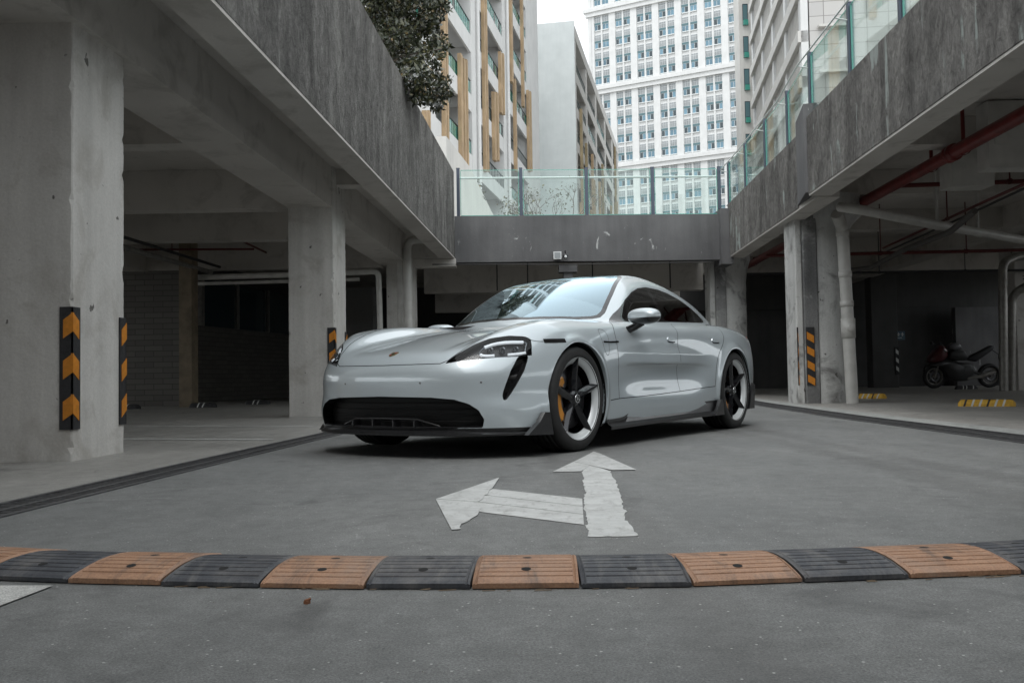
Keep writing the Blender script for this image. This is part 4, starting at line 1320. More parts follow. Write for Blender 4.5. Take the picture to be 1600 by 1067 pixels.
# ---- tower ----
TD = Vector((.878, -.478)); TI = Vector((.478, .878))
tw_org = (24.8 - .878*18, 150 + .478*18)
tower = empty('office_tower', (tw_org[0], tw_org[1], 3.9), 'tall white tower with paired blue windows and cornice bands', 'tower')
def TFB(): return FB(tw_org, TD, TI)
b = TFB(); W_T = 3.82; NB = 12; FH = 3.22; S0 = 6.0; ZB = 4.0
nfl = 22
b.bx(S0, S0+W_T*NB, .25, 18, ZB, ZB + nfl*FH + 8); b.bx(S0-.0, S0+.1, 0, .25, ZB, ZB+nfl*FH+8)
b.done('wall', M_bwhite, tower)
# pilasters: broad between bays, slim between the two windows of a bay; spandrels
b = TFB()
ztop = ZB + nfl*FH + 8
for i in range(NB+1):
    s = S0 + i*W_T; b.bx(s-.56, s+.56, 0, .248, ZB, ztop)
for i in range(NB):
    s = S0 + (i+.5)*W_T; b.bx(s-.13, s+.13, .04, .248, ZB, ztop)
b.done('pilaster', M_bwhite, tower)
cor = [7.2 + k*4.0 for k in range(0)]
# cornices measured on the photo: z at t~0
CORN = [41.5, 54.2, 67.4, 28.6]
def zcorn(): return CORN
b = TFB()
for zc in (22.1, 35.6, 49.1, 62.6):
    b.bx(S0-1.2, S0+W_T*NB+1, -.55, .30, zc-.45, zc+.10); b.bx(S0-.9, S0+W_T*NB+1, -.30, .30, zc-1.15, zc-.452); b.bx(S0-1.0, S0+W_T*NB+1, -.42, .30, zc+.102, zc+.30)
b.done('cornice', M_bwhite, tower)
b = TFB()
rowz = []
for g in range(-1, 5):
    zb0 = 22.1 + 13.5*g
    for k in range(4):
        rowz.append(zb0 + .30 + k*3.08)
units = []
for z in rowz:
    if z < 5 or z > 74: continue
    for i in range(NB-1): units.append((i, z))
rr = random.Random(5)
def tower_window(bb, i, z):
    for h in (0, 1):
        c = S0 + (i+.5)*W_T + (-.72 if h == 0 else .72)
        hw = .585; z0 = z + .30; z1 = z + 2.72
        bb.bx(c-hw, c+hw, .17, .249, z0, z1, 0)             # frame backing (white)
        zm = z0 + .98
        # lower casements
        op = rr.random()
        bb.bx(c-hw+.06, c-.03, .15, .168, z0+.07, zm-.03, 2 if op < .35 else 1)
        bb.bx(c+.03, c+hw-.06, .15, .168, z0+.07, zm-.03, 2 if op > .6 else 1)
        bb.bx(c-hw+.02, c+hw-.02, .12, .168, zm+.03, zm+.38, 3)
        for q_ in range(3):
            a_ = c-hw+.05 + q_*.365
            bb.bx(a_, a_+.32, .15, .168, zm+.45, z1-.42, 4); 
            bb.bx(a_, a_+.32, .15, .168, z1-.36, z1-.07, 4)
    bb.bx(S0+(i+.5)*W_T-1.22, S0+(i+.5)*W_T+1.22, .02, .249, z+.22, z+.345, 0)
wm = [M_wfr, M_winb, M_wind, M_teal, M_winu]
vis = [(i, z) for i, z in units if 1 <= i]
vis.sort(key=lambda q: (abs(q[1]-45) > 32, abs(q[1]-44)*.9 - q[0]*.5))
for (i, z) in vis[:98]:
    b = TFB(); tower_window(b, i, z); b.done('window', wm, tower)
b = TFB()
for (i, z) in vis[98:] + [(0, z) for z in rowz if z > 5 and z < 74]: tower_window(b, i, z)
tag(b.done('window_rows', wm, tower), kind='stuff')

# ---- balcony blocks ----
def balcony_block(root, org, adir, inward, cols, floors, zb, fh, ztop, depth, seed, wall_m, fin_m, detail=True):
    rr = random.Random(seed)
    def nb(): return FB(org, adir, inward)
    s_end = cols[-1][1]; s_beg = cols[0][0]
    b = nb(); b.bx(s_beg, s_end, depth, depth+10, zb-4, ztop); b.done('core_wall', M_recess, root)
    b = nb()
    for (s0, s1) in cols: b.bx(s0, s1, 0, depth-.003, zb-4, ztop)
    b.bx(s_beg, s_end, -.05, depth+10, ztop, ztop+1.0)
    b.done('column_wall', wall_m, root)
    for fidx in range(floors):
        z = zb + fidx*fh
        for (c0, c1) in zip(cols[:-1], cols[1:]):
            s0, s1 = c0[1], c1[0]
            b = nb()
            b.bx(s0+.003, s1-.003, .06, depth-.006, z-.15, z)           # slab
            b.bx(s0+.003, s1-.003, .02, .14, z-.45, z+.42)               # upstand
            if rr.random() < .75: b.bx(s0+.3, s0+1.2, .25, .7, z, z+.8, 0)
            # doors and windows in the recess
            b.bx(s0+.4, s0+.4+(s1-s0)*.32, depth-.06, depth-.004, z, z+2.25, 2)
            b.bx(s0+(s1-s0)*.55, s0+(s1-s0)*.9, depth-.06, depth-.004, z+.9, z+2.2, 2)
            b.bx(s0+(s1-s0)*.55-.06, s0+(s1-s0)*.9+.06, depth-.03, depth-.003, z+.84, z+2.26, 3)
            # rail: posts, top rail, glass or bars
            b.bx(s0+.05, s1-.05, .05, .10, z+1.12, z+1.17, 1)
            n = max(2, int((s1-s0)/.45))
            gl = rr.random() < .4
            for k in range(n+1):
                u = s0 + .06 + (s1-s0-.12)*k/n
                b.bx(u-.015, u+.015, .06, .09, z+.42, z+1.12, 1)
                if k < n and gl and rr.random() < .8:
                    b.bx(u+.03, u+(s1-s0-.12)/n-.03, .07, .08, z+.46, z+1.08, 4)
            b.done('balcony', [wall_m, M_grail, M_wind, M_wfr, M_gglass], root)
    return nb

ld = Vector((.177, .984)); li = Vector((-.984, .177))
def lfs(u, org=(2.65, 69.0)):
    """distance along the left facade (negative towards the camera) seen at image column u"""
    k = (u-800)/1450.0
    # org + s*ld : x = k*y
    return (k*org[1] - org[0])/(ld.x - k*ld.y)
L_org = (2.65, 69.0)
root = empty('apartment_block', (2.29, 69, 3.9), 'white apartment block with balconies and tan vertical fins behind the leafy shrub', 'apartment block')
cols = [(lfs(600), lfs(612)), (lfs(686), lfs(698)), (lfs(754), lfs(766)), (lfs(802), lfs(811)), (lfs(838), 0.0)]
# u grows with s
FHL = 3.05
nbL = balcony_block(root, L_org, ld, li, cols, 8, 5.2, FHL, 5.2+8*FHL+.6, 2.2, 11, M_bwhite, M_fin)
def fin(nb, u, wpx, z0, z1, m, root, d=-.16):
    s0, s1 = lfs(u), lfs(u+wpx*.8)
    b = nb(); b.bx(s0, min(s1, s0+.75), d, .015, z0, min(z1, 30.2)); b.done('fin', m, root)
def zpx(u, v, d0):   # height seen at image row v for depth d0
    return .515 + (589-.0158*(u-800)-v)/1450*d0
def ydep(u): return L_org[1] + ld.y*lfs(u)
for (u, wpx, va, vb) in ((708,3,-60,235),(711.5,3,-60,235),(733,4,74,262),(738,3.4,82,262),(742,2.2,84,262),(770,2.6,-60,262),(773,2.4,-40,262),(784,3.5,136,245),(788.5,3,137,245),(795,3,72,170),(799,2,75,172),
        (812,3,-60,120),(816.5,2.4,116,262),(829.5,2,-60,160),(837,2.5,134,262),(840,1.8,136,262),(678,5,165,240),(683.5,2.4,165,240),(676,4,-60,40)):
    D = ydep(u); fin(nbL, u, wpx, zpx(u, vb, D), zpx(u, va, D), M_fin, root)
for u in (761, 806.5):
    D = ydep(u); b = nbL(); s = lfs(u); b.add([], []); p0 = b.P(s, -.14, 4); b.tube([(p0[0],p0[1],4),(p0[0],p0[1],30)], .09, 8)
    b.done('downpipe', M_bwhite, root)

# middle block: grey end wall, balcony flank
mc = (5.5, 75.0)
M_ang = Vector((.196, .98)).normalized()
root = empty('apartment_block', (mc[0], mc[1], 3.9), 'lower block with blank grey end wall beside the white tower', 'apartment block')
ZM = 29.2
mi = Vector((-.98, .196)).normalized()
colsM = [(0, .8), (7.6, 8.6), (15.4, 16.6), (24.5, 25.8), (33, 34.6), (40, 42)]
nbM = balcony_block(root, mc, M_ang, mi, colsM, 8, 5.0, 2.9, ZM-1.0, 1.6, 4, M_bside, M_finp)
b = nbM(); b.bx(-.30, -.003, -.02, 9.0, 3.9, ZM+.35); b.done('end_wall', M_bgrey, root)
rr = random.Random(9)
for (s0, s1) in zip([c[1] for c in colsM[:-1]], [c[0] for c in colsM[1:]]):
    for k in range(4):
        u = s0 + .3 + (s1-s0-.9)*(k+.5*rr.random())/4
        z0 = 4 + rr.random()*10; z1 = z0 + 6 + rr.random()*9
        b = nbM(); b.bx(u, u+.5, -.2, .015, z0, min(z1, ZM-1.2)); b.done('fin', M_finp if rr.random() < .5 else M_fin, root)

# right building: tiled front and receding flank
def tile_mat():
    m, t, b = nodes('pale_wall_tiles')
    g = nd(t, 'ShaderNodeNewGeometry'); sp = nd(t, 'ShaderNodeSeparateXYZ'); t.links.new(g.outputs['Position'], sp.inputs[0])
    ad = nd(t, 'ShaderNodeMath', operation='ADD'); t.links.new(sp.outputs[0], ad.inputs[0]); t.links.new(sp.outputs[1], ad.inputs[1])
    cb = nd(t, 'ShaderNodeCombineXYZ'); t.links.new(ad.outputs[0], cb.inputs[0]); t.links.new(sp.outputs[2], cb.inputs[1])
    br = nd(t, 'ShaderNodeTexBrick'); br.offset = 0; br.inputs['Scale'].default_value = 1
    br.inputs['Brick Width'].default_value = 1.15; br.inputs['Row Height'].default_value = .95; br.inputs['Mortar Size'].default_value = .022
    br.inputs['Color1'].default_value = (.52,.51,.49,1); br.inputs['Color2'].default_value = (.47,.46,.45,1); br.inputs['Mortar'].default_value = (.22,.21,.20,1)
    t.links.new(cb.outputs[0], br.inputs['Vector']); t.links.new(br.outputs[0], b.inputs['Base Color']); b.inputs['Roughness'].default_value = .45
    return m
M_tile = tile_mat()
rc = (19.3, 60.0)
root = empty('residential_tower', (rc[0], rc[1], 3.9), 'pale tiled residential tower with slatted flank above the right parapet', 'tower')
ra = Vector((.138, .99)); ri = Vector((.99, -.138))
def nbR(): return FB(rc, ra, ri)
fa = Vector((.995, -.10)); fi = Vector((.10, .995))
def nbF(): return FB(rc, fa, fi)
b = nbR(); b.bx(.0, 26, .5, 24, 3.9, 48); b.done('core_wall', M_tile, root)
# flank: floor bands, piers, dark glazing with slats
b = nbR(); b.bx(.3, 25.6, .42, .498, 4, 47.5); b.done('glazing', M_wind, root)
b = nbR()
for k in range(14): b.bx(.0, 25.9, -.25, .419, 4.2+3*k, 4.95+3*k)
b.done('floor_band', M_bside, root)
b = nbR()
for s in (0, 6.2, 12.4, 18.6, 25.2): b.bx(s-.0, s+.8, -.05, .418, 4, 47.6)
b.done('pier', M_bwhite, root)
for s in (.9, 7.1, 13.3, 19.5):
    b = nbR()
    for k in range(14):
        for q_ in range(9): b.bx(s+q_*.55, s+.10+q_*.55, .0, .3, 4.96+3*k, 7.18+3*k)
    b.done('slat_screen', M_bside, root)
# front windows
for k in range(14):
    b = nbF(); z = 5.3+3*k
    b.bx(1.2, 2.9, -.02, .4, z, z+1.75, 0); b.bx(1.27, 2.03, -.035, -.021, z+.08, z+1.67, 1); b.bx(2.09, 2.83, -.035, -.021, z+.08, z+1.67, 1)
    b.bx(1.0, 3.1, -.45, .0, z-.28, z-.12, 0); b.done('window', [M_bside, M_gglass], root)
    b = nbF(); b.bx(5.4, 6.6, -.02, .4, z-.2, z+1.5, 0); b.bx(5.47, 6.53, -.035, -.021, z-.12, z+1.42, 1); b.done('window', [M_bside, M_wind], root)
b = nbF(); b.bx(7.6, 30, -1.6, 2, 3.9, 48); b.done('projecting_bay', M_tile, root)
b = nbF(); b.bx(8.0, 30, -3.2, -1.605, 3.9, 12.6); b.done('lower_bay', M_tile, root)
# slim block of balconies behind
root = empty('residential_tower', (23, 88, 3.9), 'narrow strip of a farther tower with stacked teal windows left of the tiled tower', 'tower')
def nbS(): return FB((24.2, 87.5), (1,0), (0,1))
b = nbS(); b.bx(-.7, 4, 0, 2, 3.9, 52); b.done('wall', M_bside, root)
for k in range(15):
    b = nbS(); z = 5.6+3.15*k; b.bx(-.35, .15, -.06, .1, z, z+2.1, 0); b.bx(-.30, .10, -.08, -.061, z+.6, z+2.0, 1); b.bx(-.32,.12,-.3,-.061,z,z+.5,2); b.done('window', [M_wind, M_teal, M_gglass], root)

# sloping ramp wall behind the bridge on the left
q = MB((-2, 30, 4)); q.prism([(20.9,3.5),(20.9,6.0),(24.5,6.1),(46,4.2),(46,3.5)], lambda y_, z_, d: (-1.42 + (y_-20.9)*.105 - d, y_, z_), 0, .3)
tag(q.build('ramp_wall', M_bside), 'pale sloping ramp wall descending behind the bridge glass', 'wall')
q = MB((6,40,4)); q.box(-12,44,3.5,-1.2,44.4,6.3); tag(q.build('planter_wall', M_bside), 'low pale planter wall behind the bridge balustrade', 'wall')

# ================= vegetation =================
def leaf_mat(name, c0, c1, rough=.3):
    m, t, b = nodes(name)
    oi = nd(t, 'ShaderNodeNewGeometry')
    c = ramp(t, oi.outputs['Random Per Island'], [(.0, c0), (.6, c1), (.96, (c1[0]*1.5, c1[1]*1.2, c1[2]*.8)), (1.0, (.22,.14,.05))])
    t.links.new(c, b.inputs['Base Color']); b.inputs['Roughness'].default_value = rough; b.inputs['Coat Weight'].default_value = .4
    return m
M_leaf = leaf_mat('glossy_dark_leaves', (.020,.028,.016), (.055,.065,.035))
M_leaf2 = leaf_mat('grey_green_leaves', (.06,.075,.045), (.11,.12,.07), .6)
M_bark = simple('grey_bark', (.12,.10,.085), .85, noise=.3, nscale=12)

def foliage(name, blobs, n, size, mat, parent, seed, o, mode='leaf'):
    rg = np.random.default_rng(seed)
    P = []
    wts = np.array([b_[3]**2 for b_ in blobs]); wts = wts/wts.sum()
    ids = rg.choice(len(blobs), n, p=wts)
    d = rg.normal(size=(n,3)); d /= np.linalg.norm(d, axis=1)[:,None]
    r_ = (.35 + .65*rg.random(n)**.5)
    C_ = np.array([b_[:3] for b_ in blobs])[ids]; Rr = np.array([b_[3] for b_ in blobs])[ids]
    P = C_ + d*(r_*Rr)[:,None]*np.array([1,1,.85])
    # each leaf: pointed 4-vertex blade folded on the midrib
    ax = rg.normal(size=(n,3)); ax[:,2] -= .35; ax /= np.linalg.norm(ax, axis=1)[:,None]
    nn_ = rg.normal(size=(n,3)); sd = np.cross(ax, nn_); sd /= np.linalg.norm(sd, axis=1)[:,None]
    up = np.cross(sd, ax)
    L = size*(.6+.8*rg.random(n))[:,None]
    v0 = P; v1 = P + ax*L*.5 + sd*L*.24 + up*L*.07; v2 = P + ax*L; v3 = P + ax*L*.5 - sd*L*.24 + up*L*.07
    V_ = np.stack([v0,v1,v2,v3],1).reshape(-1,3) - np.array(o)
    base = np.arange(n)*4
    F_ = np.concatenate([np.stack([base,base+1,base+2],1), np.stack([base,base+2,base+3],1)])
    me = bpy.data.meshes.new(name)
    me.vertices.add(len(V_)); me.vertices.foreach_set('co', V_.astype(np.float32).ravel())
    me.loops.add(len(F_)*3); me.loops.foreach_set('vertex_index', F_.astype(np.int32).ravel())
    me.polygons.add(len(F_)); me.polygons.foreach_set('loop_start', np.arange(0, len(F_)*3, 3, dtype=np.int32)); me.polygons.foreach_set('loop_total', np.full(len(F_), 3, np.int32))
    me.update(calc_edges=True); me.validate()
    return link(name, me, mat, parent)

o = (-2.6, 14.5, 4.0)
root = empty('leafy_shrub', o, 'dark glossy leafed shrub tree hanging over the tall left parapet', 'shrub')
rg = random.Random(21); blobs = []
# crown outline read off the photo: (u, v, radius px) on the plane y=15
for (u, v, rpx) in ((575,-5,40),(610,5,45),(650,10,45),(585,30,26),(620,45,34),(665,45,34),(690,5,22),(690,62,18),(640,75,32),(672,90,26),(650,112,30),(680,130,26),(700,142,14),(662,140,22),(684,158,15),(705,120,8),(702,70,8),(620,-40,50),(670,-45,45),(560,-50,40)):
    y_ = 14.6 + rg.uniform(-.7,.7)
    x_ = (u-800)/1450*y_; z_ = .515 + (589-.0158*(u-800)-v)/1450*y_
    blobs.append((x_, y_, z_, rpx/1450*y_))
foliage('crown', blobs, 11500, .088, M_leaf, root, 3, o)
b = MB(o)
b.tube([(-2.7,14.9,4.0),(-2.5,14.8,5.0),(-2.15,14.7,6.2),(-2.0,14.6,7.0)], [.09,.08,.06,.03], 8)
for b_ in blobs[::2]: b.tube([(-2.4,14.8,5.3),((b_[0]-2.4)/2,(b_[1]+14.8)/2,(b_[2]+5.6)/2),(b_[0],b_[1],b_[2])], [.035,.02,.008], 5)
t_ = b.build('trunk', M_bark, root); t_.location = (0,0,0)

def small_tree(x, y, z, h, wd, label, n, size, mat, seed, bare=True):
    o = (x, y, z); root = empty('young_tree', o, label, 'tree', 'young trees beyond the bridge')
    rg = random.Random(seed); b = MB(o); bl = []
    b.tube([(x,y,z),(x+.05,y,z+h*.25),(x,y,z+h*.45)], [.10,.08,.06], 7)
    def br(p, d, L, r_, k):
        q = p + d*L; m_ = (p+q)/2 + Vector((rg.uniform(-1,1),rg.uniform(-1,1),rg.uniform(-.3,.6)))*L*.08
        b.tube([tuple(p), tuple(m_), tuple(q)], [r_, r_*.8, r_*.55], 5)
        if k == 0: bl.append((q.x,q.y,q.z,wd*.16)); return
        for _ in range(3):
            nd_ = (d + Vector((rg.uniform(-1,1),rg.uniform(-1,1),rg.uniform(-.3,.7)))*.75).normalized(); br(q, nd_, L*.68, r_*.55, k-1)
    for _ in range(5):
        br(Vector((x,y,z+h*.3+rg.random()*h*.15)), Vector((rg.uniform(-1,1),rg.uniform(-1,1),1.1)).normalized(), h*.26, .045, 3)
    b.build('trunk', M_bark, root).location = (0,0,0)
    foliage('crown', bl, n, size, mat, root, seed, o)
small_tree(1.9, 40.5, 3.9, 5.0, 3, 'bare branched young tree seen through the middle bridge glass', 500, .12, M_leaf2, 2)
small_tree(-.1, 43.5, 3.9, 4.2, 2.6, 'young tree with dry brown leaves behind the bridge glass', 2200, .14, M_leaf2, 8)
small_tree(-2.2, 27.2, 3.9, 2.6, 1.6, 'small leafy shrub in front of the ramp wall behind left glass pane', 1500, .10, M_leaf, 5)
# ================= balustrades =================
def baluster_run(label, pts, zb, zt, fnm='glass_balustrade', inner=0.0, rail=.024):
    """pts: plan points of the posts"""
    o = (pts[0][0], pts[0][1], zb)
    root = empty(fnm, o, label, 'balustrade')
    for (x, y) in pts:
        b = MB(o); b.box(x-.035, y-.03, zb, x+.035, y+.03, zt+.04); b.box(x-.06, y-.05, zb, x+.06, y+.05, zb+.015); b.box(x-.04,y-.035,zt+.042,x+.04,y+.035,zt+.055)
        b.build('post', M_post, root).location = (0,0,0)
    for (x0,y0), (x1,y1) in zip(pts[:-1], pts[1:]):
        d = Vector((x1-x0, y1-y0)).normalized(); n = Vector((-d.y, d.x))*.006
        a0 = Vector((x0,y0)) + d*.06; a1 = Vector((x1,y1)) - d*.06
        b = MB(o); b.quadbox([tuple(a0+n), tuple(a0-n), tuple(a1-n), tuple(a1+n)], zb+.04, zt)
        g = b.build('glass_pane', M_glassp, root); g.location = (0,0,0)
        b = MB(o); n2 = n*1.4
        b.quadbox([tuple(a0+n2), tuple(a0-n2), tuple(a1-n2), tuple(a1+n2)], zt+.001, zt+.012); b.quadbox([tuple(a0+n2), tuple(a0-n2), tuple(a1-n2), tuple(a1+n2)], zb+.027, zb+.039)
        for aa, s_ in ((a0, -1), (a1, 1)):
            c_ = aa + d*s_*.008
            b.quadbox([tuple(c_+n2-d*.006), tuple(c_-n2-d*.006), tuple(c_-n2+d*.006), tuple(c_+n2+d*.006)], zb+.04, zt)
        b.build('pane_edge', M_gedge, root).location = (0,0,0)
    # hand rail on the inner side
    b = MB(o)
    nrm_ = Vector((-(pts[-1][1]-pts[0][1]), pts[-1][0]-pts[0][0])).normalized()*inner
    b.tube([(x+nrm_.x, y+nrm_.y, zt-.12) for x, y in pts], rail, 10)
    for (x, y) in pts: b.tube([(x+nrm_.x, y+nrm_.y, zt-.14),(x, y, zt-.18)], .010, 6)
    b.build('handrail', M_rail, root).location = (0,0,0)
    return root
baluster_run('glass balustrade on dark posts along the bridge top', [(-1.13,20.26),(.25,20.32),(1.70,20.38),(3.17,20.44),(4.66,20.50)], 4.03, 5.06, inner=.22)
baluster_run('glass balustrade with green edged panes climbing along the right parapet', [(4.86,20.4)] + [(xpa(y)+.10, y) for y in (18.75,16.97,15.3)] + [(xpr(y)+.10, y) for y in (13.45,11.62,9.9,8.1,6.4)], 4.22, 5.14, inner=-.18, rail=.012)

# ================= speed bump =================
fpts = [(-1.70,2.56),(-1.43,2.48),(-1.157,2.415),(-.900,2.368),(-.638,2.328),(-.370,2.296),(-.109,2.276),(.156,2.266),(.428,2.266),(.705,2.291),(.974,2.316),(1.268,2.345),(1.55,2.40),(1.83,2.46)]
cols_ = ['k','o','k','o','k','o','k','o','k','o','k','o','k']
cols_ = ['k' if i % 2 == 1 else 'o' for i in range(13)]
def rubber(name, c, c2):
    m, t, b = nodes(name)
    v = wmap(t)
    n = noise(t, wmap(t, (1,2.5,1)), 9, 7, .7); col = ramp(t, n, [(.3, c), (.7, c2)])
    f = noise(t, v, 150, 4, .8); col = mixc(t, .7, col, ramp(t, f, [(.3,.55),(.7,1.35)]), 'MULTIPLY')
    sc2 = noise(t, wmap(t, (3,.5,1)), 5, 8, .75, .4); col = mixc(t, ramp(t, sc2, [(.50,0.0),(.68,.65)]), col, (.07,.065,.062) if c[0] > .1 else (.17,.165,.16))
    du = noise(t, v, 4, 6, .7, .4); col = mixc(t, ramp(t, du, [(.5,0.0),(.75,.5)]), col, (.25,.23,.21))
    t.links.new(col, b.inputs['Base Color']); b.inputs['Roughness'].default_value = .6
    b.inputs['Specular IOR Level'].default_value = .4
    bumpn(t, b, f, .3, .002)
    return m
M_rbo = rubber('faded_orange_rubber', (.30,.165,.098), (.41,.245,.155))
M_rbk = rubber('dusty_black_rubber', (.035,.037,.045), (.075,.08,.09))
M_hole = simple('bolt_hole', (.01,.01,.01), .9)
names = {1:'leftmost fully seen',}
posn = ['far left cut off','far left','leftmost whole','second from left','third from left','fourth from left','one left of middle','middle','one right of middle','fourth from right','third from right','second from right','rightmost']
DP = .34
prof = [(0,.003),(0,.013),(.012,.018),(.04,.024),(.08,.031),(.12,.036),(.17,.038),(.22,.036),(.26,.031),(.30,.024),(.328,.018),(.34,.013),(.34,.003)]
ribs_at = [.035,.062,.090,.120,.150]
kk = {'o':0,'k':0}
for i, (p0, p1) in enumerate(zip(fpts[:-1], fpts[1:])):
    if p1[0] < -1.62: continue
    c = cols_[i]; kk[c] += 1
    d = Vector((p1[0]-p0[0], p1[1]-p0[1])); L = d.length; d.normalize(); nn2 = Vector((-d.y, d.x))
    o = (p0[0], p0[1], 0)
    colr = 'faded orange' if c == 'o' else 'dusty black'
    lab = '%s rubber speed bump segment, %s of the row across the foreground' % (colr, posn[i])
    root = empty('speed_bump_segment', o, lab, 'speed bump', 'rubber speed bump segments')
    b = MB(o)
    # fine profile with grooves
    ys = [];
    pr = []
    pa = [q[0] for q in prof]; pz = [q[1] for q in prof]
    grid = sorted(set([round(x_,4) for x_ in np.linspace(.012,.328,28)] + sum([[g_-.004,g_-.002,g_+.002,g_+.004] for g_ in ribs_at+[.34-g_ for g_ in ribs_at]], [])))
    pr = [(0,.003),(0,.013)]
    for y_ in grid:
        z_ = float(np.interp(y_, pa[1:-1], pz[1:-1]))
        if any(abs(y_-g_) < .0025 for g_ in ribs_at+[.34-g_ for g_ in ribs_at]): z_ -= .004
        pr.append((y_, z_))
    pr += [(.34,.013),(.34,.003)]
    N_ = len(pr)
    xs = [.003,.009,.012,.016,.019,L-.019,L-.016,L-.012,L-.009,L-.003]
    dz = [ -.003, 0.0, -.0030, 0.0, 0.0, 0.0, 0.0, -.0030, 0.0, -.003]
    rgj = random.Random(i); lift = rgj.uniform(0,.003); yaw = rgj.uniform(-.004,.004)
    vs_ = []
    for x_, z_off in zip(xs, dz):
        for (y_, z_) in pr:
            if x_ < .018 or x_ > L-.018: z_ = float(np.interp(y_, pa[1:-1], pz[1:-1])) if .001 < y_ < .339 else z_
            q = Vector(p0) + d*x_ + nn2*(y_ + yaw*(x_/L))
            vs_.append((q.x, q.y, max(.002, z_ + z_off*(1 if z_ > .012 else 0) + (lift if z_ > .01 else 0))))
    fs = [(a*N_+j, (a+1)*N_+j, (a+1)*N_+j+1, a*N_+j+1) for a in range(len(xs)-1) for j in range(N_-1)]
    fs += [tuple(range(N_)), tuple(range((len(xs)-1)*N_, len(xs)*N_))]
    b.add(vs_, fs, 0, False)
    b.build('body', M_rbo if c == 'o' else M_rbk, root).location = (0,0,0)
    for (fx, fy) in ((.5,.080),(.5,.192)):
        q = Vector(p0) + d*L*fx + nn2*fy
        z_ = float(np.interp(fy, pa[1:-1], pz[1:-1])) + lift
        sl = .15 if fy < .17 else -.05
        b = MB((0,0,0)); b.lathe([(0,.0012),(.0125,.0012)], (0,0,0), 18, axis='z')
        h = b.build('bolt_hole', M_hole, root); h.location = (q.x-o[0], q.y-o[1], z_-.001)
        h.rotation_euler = (sl, 0, math.atan2(d.y, d.x))

# ================= tape arrows =================
def tape_mat():
    m, t, b = nodes('scuffed_white_tape')
    v = wmap(t); n = noise(t, v, 7, 7, .7); col = ramp(t, n, [(.3, (.38,.385,.375)), (.65, (.56,.57,.56))])
    f = noise(t, wmap(t, (1,.4,1)), 22, 5, .75); col = mixc(t, ramp(t, f, [(.52,0.0),(.70,.7)]), col, (.22,.22,.21))
    t.links.new(col, b.inputs['Base Color']); b.inputs['Roughness'].default_value = .5
    wv = noise(t, wmap(t, (1,3,1)), 6, 4, .5, 1.0); bumpn(t, b, wv, .5, .01)
    return m
M_tape = tape_mat()
def torn(pts, torn_edges, seed, amp=.008):
    rg = random.Random(seed); out_ = []; n = len(pts); w_ = 0.0
    for i in range(n):
        a = Vector(pts[i]); b_ = Vector(pts[(i+1)%n]); out_.append(tuple(a))
        if i in torn_edges:
            L = (b_-a).length; t_ = 0.0; nn_ = Vector((-(b_-a).y, (b_-a).x)).normalized()
            while True:
                t_ += rg.choice((.008,.012,.02,.035,.06,.09))*rg.uniform(.6,1.3)
                if t_ > L - .01: break
                w_ = w_*.6 + rg.gauss(0, amp*.5)
                if rg.random() < .10: w_ += rg.choice((-1,1))*amp*1.3
                out_.append(tuple(a + (b_-a)*t_/L + nn_*max(-amp*2, min(amp*2, w_))))
    return out_
def tape_piece(name, poly, z, parent, o):
    b = MB(o); n = len(poly)
    b.prism(poly, lambda x_, y_, d_: (x_, y_, d_), z, z+.0012)
    q = b.build(name, M_tape, parent); q.location = (0,0,0); return q
o = (.37, 4.6, 0)
ar = empty('tape_arrow', o, 'white taped arrow pointing ahead with torn shaft edges, under the front wheel side', 'ground arrow')
tape_piece('shaft', torn([(.232,2.99),(.386,2.985),(.402,3.40),(.440,3.78),(.480,4.44),(.512,5.03),(.430,5.45),(.361,4.96),(.339,4.60),(.317,4.22),(.289,3.92),(.250,3.22)], {0,1,2,3,4,7,8,9,10,11}, 4, .0055), .0014, ar, o)
tape_piece('head_left', [(.207,5.005),(.361,5.01),(.53,5.66),(.540,6.27)][:2] + [(.470,5.50),(.5365,6.25)], .0030, ar, o)
tape_piece('head_right', [(.660,5.03),(.530,5.03),(.362,5.55),(.5365,6.27),(.565,6.10)], .0046, ar, o)
o = (-.1, 3.8, 0)
ar = empty('tape_arrow', o, 'white taped arrow pointing left with banded shaft', 'ground arrow')
def lerp2(a, b_, t): return (a[0]+(b_[0]-a[0])*t, a[1]+(b_[1]-a[1])*t)
A0, A1 = (-.130,4.325), (.283,3.905); B0, B1 = (-.165,3.60), (.238,3.225)
for k, (t0, t1) in enumerate(((0,.325),(.34,.64),(.655,1.0))):
    tape_piece('shaft_strip', [lerp2(A0,B0,t0), lerp2(A1,B1,t0), lerp2(A1,B1,t1), lerp2(A0,B0,t1)], .0014 + k*.0001, ar, o)
tape_piece('head', torn([(-.332,3.944),(-.152,3.848),(-.132,3.727),(-.14,3.60),(-.176,3.343),(-.189,3.163),(-.214,3.156),(-.27,3.527)], {2,3,4}, 6, .009), .0030, ar, o)
tape_piece('head', torn([(-.332,3.948),(-.191,4.38),(-.076,4.745),(-.103,4.27),(-.150,3.84)], {3}, 8, .006), .0046, ar, o)

